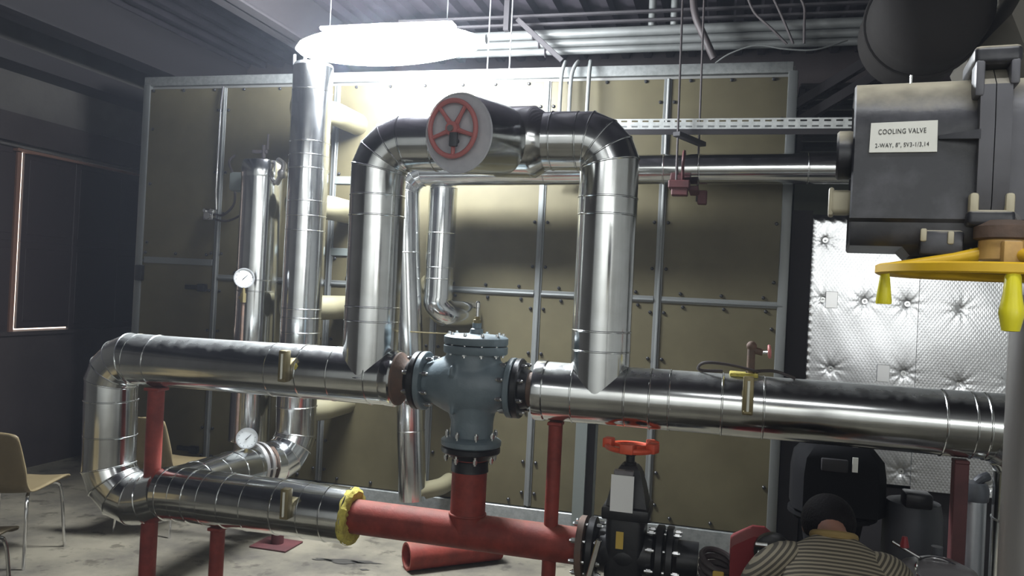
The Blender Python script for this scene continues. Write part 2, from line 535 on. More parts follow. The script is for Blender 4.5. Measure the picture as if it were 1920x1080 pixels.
# ------------------------------------------------------------------ ceiling luminaire behind the loop
lx, ly, lz = -2.147, 4.65, 3.245
t = thing('ceiling_lamp', 'long glowing white lamp hanging above the pipes', 'lamp', (lx, ly, lz - .14))
b = MB()
nx = 28
rs = []
for i in range(nx + 1):
    f = i / nx
    s = .12 + .88 * math.sin(PI * f) ** .55 if 0 < f < 1 else .1
    x = lx - .63 + 1.26 * f
    rs.append([(x, ly + .15 * s * math.cos(q), lz - .02 + (.135 if math.sin(q) > 0 else .12) * s * math.sin(q)) for q in (2 * PI * k / 20 for k in range(20))])
b.rings(rs)
build(b, 'blob', 'lamp', t, 'bloom-sized glowing diffuser')  # swollen lens shape takes in the bloom of a thin tube
build(MB().box((lx - .45, ly - .05, lz + .085), (lx + .45, ly + .05, lz + .11), .01), 'tray', 'lamp_body', t)
for s in (-.4, .4):
    build(MB().cyl((lx + s, ly, lz + .1), (lx + s, ly, ZC - .06), .004, seg=6), 'suspension_rod', 'rod', t)
build(MB().cyl((lx + .63, ly, lz), (lx + .66, ly, lz), .03, seg=12), 'end_cap', 'lamp_body', t)

# ------------------------------------------------------------------ air handler
W = 5.58
t = thing('air_handling_unit', 'large cream panelled air handler with aluminium frame along the back', 'machine', (-2.17, W, 0))
AHU = t
X0, X1, ZB, ZT = -4.72, .39, .1, 3.33
build(MB().box((X0 + .02, W + .03, ZB), (X1 - .02, 7.0, ZT - .02)), 'casing', 'casing', t)
US = [X0, -3.96, -2.96, -2.085, -1.303, -.455, X1]
ZM = 1.71
for i in range(6):
    zm = 1.82 if i == 0 else ZM
    for z0, z1 in ((ZB + .07, zm), (zm, ZT - .09)):
        build(MB().box((US[i] + .012, W, z0 + .01), (US[i + 1] - .012, W + .04, z1 - .01), .004, 1), 'panel', 'panel', t)
for i, x in enumerate(US):
    w = .026 if 0 < i < 6 else .032
    if i in (0, 6):
        x += .03 * (1 if i == 0 else -1)
        build(MB().box((x - w, W - .014, ZB), (x + w, W + .03, ZT - .06), .008, 2), 'corner_post', 'strip', t)
    else:
        b = MB().box((x - w, W - .006, ZB + .09), (x + w, W + .02, ZT - .1), .002, 1)
        b.cyl((x + .006, W - .006, ZB + .09), (x + .006, W - .006, ZT - .1), .012, seg=10)
        build(b, 'joint_strip', 'strip', t)
for i in range(1, 6):
    b = MB().box((US[i] + .028, W - .006, ZM - .022), (US[i + 1] - .028, W + .02, ZM + .022), .002, 1)
    b.cyl((US[i] + .028, W - .005, ZM - .005), (US[i + 1] - .028, W - .005, ZM - .005), .011, seg=10)
    build(b, 'joint_strip', 'strip', t)
build(MB().box((US[0] + .08, W - .008, 1.80), (US[1] - .03, W + .02, 1.85), .002, 1), 'door_rail', 'strip', t)
build(MB().box((X0, W - .01, ZT - .075), (X1 - .03, W + .06, ZT), .006, 2), 'top_rail', 'galv', t)
b = MB().box((X0, W - .02, .03), (X1, W + .04, ZB + .075), .004, 1)
b.box((X0, W - .05, .0), (X1, W + .06, .03))
build(b, 'base_rail', 'galv', t)
# dark panel fasteners beside the strips
fb = build(MB().lathe([(.012, 0), (.012, -.008), (.006, -.014)], (0, 0, 0), (0, 1, 0), 10), 'fastener', 'black')
fb.parent = t; first = True
spots = []
for x in US[1:6]:
    for z in (3.05, 2.55, 2.22, 1.9, 1.6, 1.28, .86, .5, .28):
        for s in (-1, 1): spots.append((x + .047 * s, z + (0 if x < -.6 else .02)))
for i in range(1, 6):
    for f in (.18, .5, .82):
        x = US[i] + (US[i + 1] - US[i]) * f
        spots += [(x, ZM + .045), (x + .02, ZM - .045), (x, ZT - .115), (x, ZB + .12)]
for f in (.12, .5, .88): spots += [(US[0] + (US[1] - US[0]) * f, 1.885), (US[0] + (US[1] - US[0]) * f, ZT - .115)]
for z in (2.9, 2.45, 1.97): spots.append((US[0] + .1, z))
for z in (2.95, 2.25, 1.86, 1.55, .9, .5): spots.append((X1 - .09, z))
for x, z in spots:
    p = (x + 2.17, -.0, z)
    if first: fb.location = p; first = False
    else: share(fb, 'fastener', p, t)
# door furniture
for z in (1.62, .32):
    b = MB().box((-4.22, W - .03, z - .018), (-4.02, W - .005, z + .018), .006, 2)
    b.box((-4.09, W - .055, z - .03), (-4.02, W - .005, z + .03), .008, 2)
    build(b, 'door_handle', 'black', t)
build(MB().box((-4.7, W - .04, 1.65), (-4.63, W, 1.78), .01, 2), 'door_hinge', 'black', t)
# painted coil stubs standing out of the panel towards the header
for x, z, r in ((-2.76, 2.93, .085), (-2.76, 2.25, .088), (-2.76, 1.53, .088), (-2.74, .80, .08)):
    b = MB()
    b.tube(smooth_path([(x - .02, W + .02, z), (x - .02, W - .22, z), (x - .03, W - .36, z), (x - .13, W - .5, z), (x - .25, W - .52, z)], 6), r, 24)
    build(b, 'coil_stub', 'cream', t, 'cream painted stub pipe')
build(MB().lathe([(.1, 0), (.1, -.1), (.09, -.16), (.06, -.19)], (-2.055, W, 1.73), (0, 1, 0), 24), 'coil_stub', 'cream', t, 'cream painted stub pipe')
for z in (2.5, 1.95):
    build(MB().box((-2.95, W - .012, z - .03), (-2.5, W, z + .03), .004, 1), 'coil_plate', 'greypost', t)

# slender rods that hang over the air handler
for x, nm in ((-1.79, 'rod farther from the tray'), (-1.62, 'rod nearer the tray')):
    o = build(MB().cyl((x, 5.66, ZT), (x + .0, 5.66, ZC), .006, seg=8), 'hanger_rod', 'rod')
    tag(o, 'thin pale hanging rod just right of the glowing lamp, ' + ('left one' if x < -1.7 else 'right one'), 'rod', 'hanger rods above the air handler')

# three flexible cables looping from the roof of the air handler
for i, (x, xb) in enumerate(((-1.18, -1.19), (-1.09, -1.12), (-1.0, -.995))):
    pts = smooth_path([(x - .22, 5.95, ZT + .01), (x - .06, 5.75, ZT + .03), (x, 5.56, ZT + .03), (xb, 5.5, ZT - .09), (xb, 5.48, 2.9), (xb, 5.47, 2.62), (xb - .01, 5.5, 2.5)], 8)
    o = build(MB().tube(pts, .014, 10), 'conduit_cable', 'cable')
    tag(o, 'grey cable hanging over the air handler roof, ' + ('leftmost', 'middle one', 'rightmost')[i] + ' of three', 'cable', 'cables over the air handler')

# sensor box and its wiring on the door post
t = thing('junction_box', 'small bright square sensor box on the cream door post', 'box', (-4.0, 5.5, 2.2))
b = MB().box((-4.045, 5.5, 2.16), (-3.955, 5.56, 2.245), .008, 2)
build(b, 'box_body', 'chrome', t)
b = MB()
for s in (-1, 1): b.cyl((-4.0 + .03 * s, 5.49, 2.235), (-4.0 + .03 * s, 5.55, 2.235), .014, seg=12)
b.lathe([(.03, 0), (.028, .014)], (-4.0, 5.5, 2.195), (0, -1, 0), 16)
build(b, 'cover_lug', 'chrome', t)
o = build(MB().tube([(-3.955, 5.55, 3.23), (-3.96, 5.54, 3.1), (-3.965, 5.54, 2.4), (-3.96, 5.55, 2.25)], .010, 8), 'conduit', 'chrome')
tag(o, 'thin bright vertical conduit running up from the sensor box', 'conduit')
o = build(MB().tube(smooth_path([(-3.955, 5.53, 2.21), (-3.82, 5.45, 2.2), (-3.73, 5.45, 2.3), (-3.76, 5.46, 2.5), (-3.83, 5.5, 2.62), (-3.8, 5.53, 2.68)], 6), .009, 8), 'sensor_wire', 'dark_cable')
tag(o, 'thin grey wire looping from the sensor box to the door panel', 'wire')
o = build(MB().tube(smooth_path([(-3.955, 5.53, 2.17), (-3.8, 5.45, 2.15), (-3.6, 5.3, 2.17), (-3.42, 5.12, 2.2)], 6), .009, 8), 'sensor_wire', 'dark_cable')
tag(o, 'thin grey wire running from the sensor box to the header cylinder', 'wire')

# ------------------------------------------------------------------ insulated pipework
r = .135
V = 3.66
# the run on the left: from the valve, left, down, and back to the riser
t = thing('insulated_pipe', 'horizontal silver clad pipe left of the blue valve, turning down at its far end', 'pipe', (-2.4, V, 0))
MAIN_L = t
clad(t, [(-1.56, V, 1.26), (-1.66, V, 1.26), (-1.86, V, 1.26), (-2.03, V, 1.258), (-2.2, V, 1.256), (-2.92, V, 1.25), (-3.05, V, 1.25), (-3.215, V, 1.25, .16),
         (-3.21, V, 1.02), (-3.205, V, .83), (-3.2, V, .47, .2), (-2.93, V, .51), (-2.84, V, .54)], r, 'alu_dusty')
clad(t, [(-2.86, V + .02, .535), (-2.865, 3.95, .525), (-2.87, 4.12, .52), (-2.88, 4.3, .515), (-2.89, 4.47, .505), (-2.9, 4.56, .5)], .132, 'alu')
b = MB().lathe([(.135, 0), (.139, .01), (.139, .05), (.128, .06), (.09, .062)], (-1.59, V, 1.26), (1, 0, 0), 40)
build(b, 'end_collar', 'alu', t)
build(MB().lathe([(.131, 0), (.13, .012), (.105, .03), (.084, .05), (.08, .06), (.08, .12)], (-1.535, V, 1.26), (1, 0, 0), 40), 'end_seal', 'brown', t, 'rusty brown end of the pipe')

# thermometer slots
def thermo(name, p, length, label, axis=(0, 0, 1), foam=None):
    t = thing(name, label, 'thermometer', p)
    x, y, z = p
    build(MB().box((x - .022, y, z - length / 2), (x + .022, y + .045, z + length / 2), .006, 2), 'case', 'brass', t)
    build(MB().cyl((x, y - .002, z - length * .4), (x, y - .002, z + length * .4), .006, seg=10), 'glass_tube', 'glass', t)
    build(MB().box((x - .018, y - .006, z - length * .47), (x + .018, y + .02, z - length * .38), .003, 1), 'end_clip', 'brass', t)
    build(MB().cyl((x, y + .03, z - length * .42), (x, y + .075, z - length * .42), .012, seg=10), 'stem', 'brass', t)
    if foam:
        build(MB().ball((x + foam[0], y + .07, z + foam[1]), 1, (.035, .03, .035), 12, 8), 'foam_plug', 'yellow_foam', t)
thermo('pipe_thermometer', (-2.075, V - .175, 1.295), .155, 'brass thermometer on the left silver pipe with yellow foam beside it', foam=(.045, -.01))
thermo('pipe_thermometer', (.108, V - .18, 1.33), .16, 'brass and glass thermometer strapped to the right silver pipe')
thermo('pipe_thermometer', (-2.03, V - .17, .625), .15, 'brass thermometer on the low silver pipe by the yellow foam end', foam=(.03, -.05))

# lower run towards the red tee
t = thing('insulated_pipe', 'low horizontal silver clad pipe ending in yellow foam beside the red tee', 'pipe', (-2.3, V, 0))
clad(t, [(-1.745, V, .56), (-1.86, V, .56), (-1.98, V, .56), (-2.13, V, .56), (-2.3, V, .558), (-2.43, V, .557), (-2.55, V, .556), (-2.64, V, .556), (-2.72, V, .556), (-2.80, V, .553), (-2.835, V, .551)], .1375, 'alu')
b = MB().lathe([(.136, 0), (.141, .008), (.137, .028), (.12, .036), (.084, .03)], (-1.762, V, .56), (1, 0, 0), 40)
for v in b.bm.verts: v.co += Vector((random.uniform(-.008, .008), random.uniform(-.004, .004), random.uniform(-.004, .004)))
build(b, 'foam_end', 'yellow_foam', t, 'ragged yellow foam end')

# riser with flanged elbow at its foot
t = thing('riser_pipe', 'tall silver clad riser in front of the cream panels with an elbow at its foot', 'pipe', (-2.79, 4.9, 0))
clad(t, [(-2.87, 4.70, .5), (-2.79, 4.92, .5, .2), (-2.79, 4.9, .86), (-2.79, 4.9, 1.28), (-2.79, 4.9, 1.36), (-2.79, 4.9, 1.46), (-2.79, 4.9, 1.52), (-2.79, 4.9, 2.05), (-2.79, 4.9, 2.15),
         (-2.79, 4.9, 2.25), (-2.79, 4.9, 2.47), (-2.79, 4.9, 2.56), (-2.79, 4.9, 2.65), (-2.79, 4.9, 3.0), (-2.79, 4.9, 3.17)], r, 'alu', n=4)
for k in (0, 1): build(MB().lathe([(.15, 0), (.15, .022)], (-2.905 + .014 * k, 4.585 + .043 * k, .5), (.31, .95, 0), 36), 'flange', 'steel', t)
build(MB().lathe([(.105, 0), (.105, .1)], (-2.90, 4.6, .5), (.31, .95, 0), 36), 'flange_neck', 'brown', t)
bolts_circle(t, (-2.89, 4.62, .5), (.31, .95, 0), .135, 10, .09, .009)
b = MB().lathe([(.135, 0), (.13, .02), (.06, .03)], (-2.79, 4.9, 3.17), (0, 0, 1), 32)
for s in (-.05, .03): b.cyl((-2.86 + s, 4.85, 3.18), (-2.86 + s, 4.85, 3.25), .012, seg=8)
build(b, 'riser_cap', 'alu_dull', t)

# header cylinder behind the riser
t = thing('header_cylinder', 'capped silver clad header cylinder left of the riser', 'cylinder', (-3.27, 5.1, 0))
clad(t, [(-3.27, 5.1, .55), (-3.27, 5.1, 1.0), (-3.27, 5.1, 1.62), (-3.27, 5.1, 1.70), (-3.27, 5.1, 2.44)], .145, 'alu')
build(MB().lathe([(.147, 0), (.149, .01), (.149, .09), (.14, .12), (.09, .135)], (-3.27, 5.1, 2.44), (0, 0, 1), 36), 'header_cap', 'alu', t)
build(MB().lathe([(.1, 0), (.11, -.15), (.09, -.42)], (-3.27, 5.1, .55), (0, 0, 1), 24), 'header_foot', 'steel', t)
b = MB().cyl((-3.27, 5.1, 2.57), (-3.27, 5.1, 2.68), .014, seg=10)
b.box((-3.36, 5.09, 2.62), (-3.24, 5.11, 2.645), .004, 1); b.cyl((-3.24, 5.1, 2.65), (-3.24, 5.1, 2.76), .008, seg=8)
build(b, 'air_vent', 'dark_cable', t)
b = MB()
b.tube(smooth_path([(-3.12, 5.05, 2.4), (-3.06, 5.0, 2.45), (-3.04, 5.0, 2.52), (-3.1, 5.02, 2.56)], 5), .02, 10); b.ball((-3.05, 5.0, 2.46), .035)
build(b, 'bleed_valve', 'steel', t)
build(MB().box((-3.62, 5.2, 2.36), (-3.36, 5.35, 2.5), .02, 2), 'sensor_bracket', 'greypost', t)

# the loop standing on the two runs
t = thing('bypass_loop', 'tall silver clad pipe arch standing on both sides of the blue valve', 'pipe', (-1.12, V, 0))
clad(t, [(-1.692, V, 1.26), (-1.692, V, 1.53), (-1.692, V, 1.6), (-1.694, V, 2.05), (-1.695, V, 2.15), (-1.695, V, 2.42, .17), (-1.4, V, 2.42), (-1.12, V, 2.425), (-.82, V, 2.43), (-.70, V, 2.43), (-.546, V, 2.43, .13),
         (-.546, V, 2.17), (-.546, V, 2.09), (-.545, V, 1.56), (-.544, V, 1.47), (-.543, V, 1.26)], r, 'alu', n=4)

# insulated gate valve on the loop
t = thing('insulated_gate_valve', 'silver jacketed valve with a red five-spoke handwheel on top of the arch', 'valve', (-1.05, V, 2.42))
build(MB().lathe([(.137, 0), (.167, .03), (.168, .2), (.168, .22), (.137, .27)], (-1.12, V, 2.425), (1, 0, 0), 40), 'body_jacket', 'alu', t)
d0, d1 = Vector((-1.03, V, 2.425)), Vector((-1.142, 3.25, 2.384))
dd = (d1 - d0).normalized()
build(MB().lathe([(.15, 0), (.165, .15), (.171, (d1 - d0).length - .005), (.171, (d1 - d0).length)], d0, dd, 44), 'bonnet_jacket', 'alu', t)
build(MB().lathe([(.171, 0), (.173, .004), (.171, .009), (.165, .009), (.164, .005), (.0, .005)], d1 - dd * .003, dd, 44, True, False), 'end_disc', 'disc', t)
hc = d1 + dd * .028 + Vector((-.012, 0, .018))
b = MB().torus(hc, dd, .118, .011, 40, 10)
aa, bb, _ = frame(dd)
for k in range(5):
    q = 2 * PI * k / 5 + PI / 2
    e = aa * math.cos(q) + bb * math.sin(q)
    b.tube([hc + e * .02 - dd * .008, hc + e * .07 - dd * .004, hc + e * .118], [.012, .009, .009], 8)
b.lathe([(.03, -.012), (.03, .012)], hc, dd, 20)
build(b, 'handwheel', 'hw_red', t, 'bloom-paled red five-spoke handwheel')
build(MB().lathe([(.014, 0), (.014, .05)], hc - dd * .028, dd, 12), 'spindle', 'steel', t)
build(MB().box((-.018, -.012, -.03), (.018, .006, .03), .004, 2, ).cyl((0, 0, 0), (0, .04, 0), .012), 'stem_nut', 'motor', t, local=True).location = hc - Vector((-1.05, V, 2.42)) + Vector((.012, -.012, -.05))

# the run on the right, turning down beyond the post
t = thing('insulated_pipe', 'horizontal silver clad pipe right of the blue valve turning down by the foil panel', 'pipe', (.1, V, 0))
clad(t, [(-.81, V, 1.262), (-.66, V, 1.262), (-.42, V, 1.264), (-.31, V, 1.264), (-.225, V, 1.265), (0., V, 1.266), (.171, V, 1.266), (.872, V, 1.266), (.981, V, 1.266), (1.03, V, 1.266), (1.222, V, 1.266, .19), (1.222, V, .9), (1.222, V, .45), (1.222, V, .05)],
     r, 'alu_dusty', n=3)
build(MB().lathe([(.11, 0), (.139, .004), (.141, .012), (.141, .05), (.137, .055)], (-.84, V, 1.262), (1, 0, 0), 40), 'end_collar', 'alu', t)
b = MB().lathe([(.08, 0), (.08, .06)], (-.88, V, 1.262), (1, 0, 0), 32)
build(b, 'bare_end', 'brown', t, 'rusty brown end of the pipe')
build(MB().box((.03, V - .05, 1.395), (.15, V + .06, 1.412), .006, 2), 'foam_patch', 'yellow_foam', t)

# small drain valve standing on that run, with its wires
t = thing('vent_valve', 'little bronze angle valve with a red wheel standing on the right silver pipe', 'valve', (.118, V, 1.4))
b = MB().cyl((.118, V, 1.395), (.118, V, 1.53), .017, seg=14)
b.cyl((.118, V, 1.515), (.165, V, 1.505), .015, seg=12); b.ball((.118, V, 1.53), .022)
build(b, 'valve_body', 'brown', t)
build(MB().cyl((.16, V, 1.506), (.192, V, 1.51), .007, seg=10), 'stem', 'chrome', t)
build(MB().lathe([(.028, 0), (.031, .005), (.028, .012), (.01, .014)], (.187, V, 1.51), (1, .0, .1), 18), 'handwheel', 'hw_red', t)
for k, pts in enumerate(([(.15, V - .02, 1.42), (.02, V - .04, 1.445), (-.08, V - .03, 1.445), (-.1, V, 1.41), (.0, V + .02, 1.41)],
                         [(.1, V, 1.415), (.2, V - .03, 1.43), (.26, V - .04, 1.42), (.3, V - .02, 1.405)])):
    o = build(MB().tube(smooth_path(pts, 6), .007, 8), 'loose_wire', 'dark_cable')
    tag(o, 'loose dark wire curling on the right silver pipe, ' + ('left of the little valve' if k == 0 else 'right of the little valve'), 'wire')

# the thinner pipe behind the loop: along the wall, then down to the floor
t = thing('wall_pipe', 'thinner silver clad pipe running behind the arch along the cream panels', 'pipe', (-.6, 5.2, 0))
clad(t, [(1.9, 5.2, 2.57), (1.0, 5.2, 2.565), (.45, 5.2, 2.56), (-.2, 5.2, 2.55), (-.3, 5.2, 2.548), (-.42, 5.2, 2.547), (-1.2, 5.2, 2.53), (-2.2, 5.2, 2.51, .15), (-2.17, 5.2, 1.95), (-2.1, 5.2, 1.15), (-2.07, 5.2, .72), (-2.03, 5.2, .24)],
     .095, 'alu', seg=48)
build(MB().tube(smooth_path([(-2.0, 5.18, .3), (-1.98, 5.22, .3), (-1.9, 5.4, .3), (-1.9, 5.58, .3)], 5), .06, 24), 'stub_elbow', 'cream', t)

t = thing('coil_pipe', 'short silver clad pipe behind the arch with an elbow into the cream panels', 'pipe', (-1.93, 5.28, 0))
clad(t, [(-1.955, 5.3, 2.42), (-1.955, 5.3, 2.1), (-1.955, 5.3, 1.86), (-1.955, 5.3, 1.78), (-1.955, 5.3, 1.64)], .1, 'alu', seg=48)
b = MB().tube(smooth_path([(-1.955, 5.3, 1.66), (-1.955, 5.3, 1.6), (-1.9, 5.34, 1.54), (-1.84, 5.45, 1.53), (-1.8, 5.57, 1.53)], 6), .1, 28)
build(b, 'elbow', 'alu', t)
build(MB().lathe([(.1, 0), (.08, .06), (0.02, .08)], (-1.955, 5.3, 2.42), (0, 0, 1), 28), 'pipe_cap', 'alu', t)

# ------------------------------------------------------------------ three-way valve
cx, cz = -1.19, 1.262
t = thing('three_way_valve', 'blue-grey three-way valve with bolted flanges between the silver pipes', 'valve', (cx, V, cz))
b = MB()
prof = [(.098, -.205), (.1, -.18), (.118, -.14), (.14, -.09), (.152, -.04), (.155, 0), (.152, .05), (.14, .1), (.118, .16), (.1, .2), (.098, .225)]
b.lathe(prof, (cx + .012, V, cz), (1, 0, 0), 36)
b.lathe([(.1, -.16), (.108, -.1), (.122, -.03), (.135, .05), (.132, .12), (.128, .175)], (cx + .035, V, cz), (0, 0, 1), 36)
b.lathe([(.102, -.262), (.102, -.17), (.115, -.1)], (cx + .045, V, cz), (0, 0, 1), 36)
for z0, z1 in ((.045, .1), (-.135, -.075)):
    b.box((cx - .03, V - .162 + (.03 if z0 < 0 else 0), cz + z0), (cx - .008, V - .1, cz + z1), .006, 2)
o = build(b, 'valve_body', 'valve', t)
rm = o.modifiers.new('blend', 'REMESH'); rm.mode = 'VOXEL'; rm.voxel_size = .006; rm.use_smooth_shade = True
sm = o.modifiers.new('soft', 'SMOOTH'); sm.factor = .5; sm.iterations = 14
for s, xo in ((-1, cx - .205), (1, cx + .235)):
    build(MB().lathe([(.138, -.014), (.142, -.01), (.142, .01), (.138, .014)], (xo, V, cz), (1, 0, 0), 44), 'flange', 'valve', t)
    x2 = xo + .033 * s
    build(MB().lathe([(.136, -.016), (.141, -.01), (.141, .01), (.136, .016)], (x2, V, cz), (1, 0, 0), 44), 'companion_flange', 'black', t, 'black mating flange')
    build(MB().lathe([(.1, -.02), (.088, .02)] if s > 0 else [(.088, -.02), (.1, .02)], (x2 + .03 * s, V, cz), (1, 0, 0), 32), 'flange_hub', 'black', t)
    bolts_circle(t, (xo + .012 * s, V, cz), (1, 0, 0), .117, 8, .13, .0115, phase=PI / 8)
build(MB().lathe([(.085, 0), (.085, .05)], (cx + .185, V, cz), (1, 0, 0), 32), 'port_neck', 'valve', t)
bx = cx + .045
build(MB().lathe([(.15, 0), (.154, .006), (.154, .034), (.15, .038)], (bx, V, cz + .15), (0, 0, 1), 44), 'flange', 'valve', t)
build(MB().lathe([(.15, 0), (.154, .006), (.154, .034), (.14, .044), (.06, .05)], (bx, V, cz + .193), (0, 0, 1), 44), 'bonnet_cover', 'valve', t)
bolts_circle(t, (bx, V, cz + .192), (0, 0, 1), .13, 10, .115, .0115, phase=.2)
build(MB().lathe([(.032, 0), (.03, .03), (.022, .035), (.022, .06)], (bx, V, cz + .235), (0, 0, 1), 20), 'stem_boss', 'valve', t)
build(MB().lathe([(.02, 0), (.02, .018), (.013, .02), (.013, .034)], (bx, V, cz + .292), (0, 0, 1), 6), 'packing_nut', 'brass', t)
build(MB().lathe([(.008, 0), (.008, .045), (.012, .047), (.012, .07), (.006, .078)], (bx, V, cz + .322), (0, 0, 1), 12), 'stem', 'chrome', t)
build(MB().lathe([(.138, 0), (.144, .006), (.144, .026), (.136, .032), (.1, .045)], (bx, V, cz - .29), (0, 0, 1), 44), 'flange', 'valve', t)
build(MB().lathe([(.088, -.06), (.1, -.03), (.136, -.03), (.141, -.024), (.141, -.004), (.136, 0)], (bx, V, cz - .293), (0, 0, 1), 44), 'companion_flange', 'black', t, 'black mating flange')
bolts_circle(t, (bx, V, cz - .29), (0, 0, 1), .118, 8, .15, .0105, phase=PI / 8 + .1)
o = build(MB().tube([(bx - .14, V + .08, cz + .23), (bx - .3, V + .12, cz + .225), (bx - .42, V + .2, cz + .22)], .004, 6), 'capillary_tube', 'brass', t)

# ------------------------------------------------------------------ red tee
t = thing('red_tee_pipe', 'red primer painted tee pipe below the blue valve', 'pipe', (bx, V, .56))
build(MB().lathe([(.086, 0), (.084, .02), (.084, .35)], (bx, V, .56), (0, 0, 1), 36), 'branch', 'red', t)
build(MB().lathe([(.084, 0), (.084, 1.17)], (-1.76, V, .56), (1, 0, 0), 36), 'run', 'red', t)
build(MB().lathe([(.09, -.02), (.088, 0), (.088, .03), (.083, .035)], (bx, V, .87), (0, 0, 1), 36), 'weld_neck', 'black', t)
build(MB().torus((bx, V, .645), (0, 0, 1), .085, .006, 36, 8), 'weld_bead', 'red', t)

t = thing('loose_pipe', 'short red open-ended pipe lying on the floor under the tee', 'pipe', (-1.55, 4.7, .084))
d = Vector((.42, .38, 0)).normalized(); p0 = Vector((-1.79, 4.53, .084))
b = MB()
b.lathe([(.084, .0), (.084, .62), (.07, .62), (.07, .0)], p0, d, 32, False, False)
ring = [v for v in b.bm.verts]
n = 32
for k in range(n): b.bm.faces.new((ring[k], ring[(k + 1) % n], ring[3 * n + (k + 1) % n], ring[3 * n + k]))
build(b, 'tube', 'red', t)

# ------------------------------------------------------------------ supports
def post(x, y, top, label, r_=.045, m='red', sq=False):
    t = thing('support_post', label, 'post', (x, y, 0), group=None)
    b = MB()
    if sq:
        b.box((x - r_, y - r_, .012), (x + r_, y + r_, top - .02), .003, 1)
    else: b.cyl((x, y, .012), (x, y, top - .02), r_, seg=24)
    build(b, 'column', m, t)
    build(MB().box((x - r_ * 2.2, y - r_ * 2.2, 0), (x + r_ * 2.2, y + r_ * 2.2, .014), .002, 1), 'base_plate', m, t)
    b = MB().box((x - r_ * 1.02, y - r_ * 1.1, top - .022), (x + r_ * 1.02, y + r_ * 1.1, top - .006), .003, 1)
    build(b, 'saddle', m, t)
post(-2.9, V - .03, 1.118, 'tall red post under the left end of the silver pipe', .043)
post(-2.49, V - .02, .425, 'short red post under the low silver pipe', .037)
post(-.737, V, 1.128, 'red post under the right silver pipe beside the blue valve', .033)
post(.955, V - .02, 1.13, 'wide red post under the right silver pipe by the foil panel', .027, 'darkred', True)
t = thing('channel_post', 'grey-green steel channel post standing before the cream panels', 'post', (-.84, 5.2, 0))
b = MB().box((-.905, 5.16, 0), (-.83, 5.24, 1.3)); b.box((-.83, 5.22, 0), (-.77, 5.24, 1.3))
build(b, 'channel', 'greypost', t)
build(MB().box((-.83, 5.195, 0), (-.785, 5.22, 1.3)), 'channel_web', 'dark_gap', t)
t = thing('foot_plate', 'flat red foot plate lying on the floor under the low silver pipe', 'plate', (-2.73, 4.62, 0))
b = MB().box((-2.86, 4.52, 0), (-2.6, 4.74, .012), .003, 1)
b.cyl((-2.73, 4.64, .012), (-2.73, 4.64, .3), .04, seg=16)
build(b, 'plate', 'darkred', t)

# ------------------------------------------------------------------ gate valve with orange wheel
gx, gz = -.385, .56
t = thing('gate_valve', 'black gate valve with an orange-red handwheel and a white tag', 'valve', (gx, V, gz))
build(MB().lathe([(.135, 0), (.14, .006), (.14, .03), (.1, .034)], (-.6, V, gz), (1, 0, 0), 40), 'pipe_flange', 'brown', t)
build(MB().lathe([(.135, 0), (.14, .006), (.14, .03), (.1, .05)], (-.555, V, gz), (1, 0, 0), 40), 'flange', 'black', t)
build(MB().lathe([(.1, 0), (.14, .02), (.14, .046), (.135, .05)], (-.265, V, gz), (1, 0, 0), 40), 'flange', 'black', t)
build(MB().lathe([(.135, 0), (.14, .006), (.14, .03), (.1, .034), (.085, .05), (.085, .14)], (-.205, V, gz), (1, 0, 0), 40), 'pipe_flange', 'black', t)
bolts_circle(t, (-.557, V, gz), (1, 0, 0), .117, 8, .14, .012, phase=.3)
bolts_circle(t, (-.215, V, gz), (1, 0, 0), .117, 8, .15, .012, phase=.3)
b = MB()
b.lathe([(.09, -.16), (.1, -.1), (.11, 0), (.1, .1), (.09, .16)], (gx, V, gz), (1, 0, 0), 28)
b.box((gx - .085, V - .105, gz - .2), (gx + .085, V + .105, gz + .2), .03, 3)
b.box((gx - .105, V - .12, gz + .17), (gx + .105, V + .12, gz + .225), .01, 2)
b.rings([[(gx + sx * w, V + sy * w2, z) for sx, sy in ((-1, -1), (1, -1), (1, 1), (-1, 1))] for w, w2, z in ((.09, .09, gz + .225), (.075, .075, gz + .3), (.05, .05, gz + .38), (.035, .035, gz + .4))])
build(b, 'body', 'black', t)
build(MB().lathe([(.028, 0), (.028, .02), (.02, .022), (.02, .05), (.026, .052), (.026, .075)], (gx, V, gz + .39), (0, 0, 1), 16), 'stem', 'black', t)
wz = gz + .475
b = MB().torus((gx, V, wz), (0, 0, 1), .105, .014, 40, 8, .9)
for k in range(3):
    q = 2 * PI * k / 3 + .5
    b.box((-.0, -.013, -.008), (.1, .013, .008), .003, 1, Matrix.Rotation(q, 3, 'Z'), (0, 0, 0))
for v in b.bm.verts:
    if v.co.length < .2: v.co += Vector((gx, V, wz))
for q in (PI * .95, PI * 1.48, PI * 1.9, .5):
    b.box((-.03, -.022, -.01), (.03, .022, .034), .006, 2, Matrix.Rotation(q + PI / 2, 3, 'Z'), (0, 0, 0))
    for v in b.bm.verts:
        if v.co.length < .2: v.co += Vector((gx + .105 * math.cos(q), V + .105 * math.sin(q), wz))
b.lathe([(.026, -.014), (.026, .016)], (gx, V, wz), (0, 0, 1), 16)
build(b, 'handwheel', 'orange', t, 'orange-red handwheel')
b = MB().box((gx - .065, V - .135, gz + .215), (gx + .035, V - .131, gz + .375))
build(b, 'tag_card', 'white', t, 'white card hung on the valve neck')
build(MB().box((gx - .055, V - .134, gz + .375), (gx + .03, V - .1, gz + .395), .003, 1), 'tag_clip', 'clear', t)
build(MB().box((gx - .035, V - .1095, gz + .045), (gx - .002, V - .105, gz + .12)), 'sticker', 'sticker', t, 'yellow sticker')
build(MB().box((gx - .155, V - .18, gz - .3), (gx - .13, V - .165, gz + .1), .004, 1, Matrix.Rotation(.22, 3, 'Y')), 'lever', 'chrome', t, 'bright slanted lever')

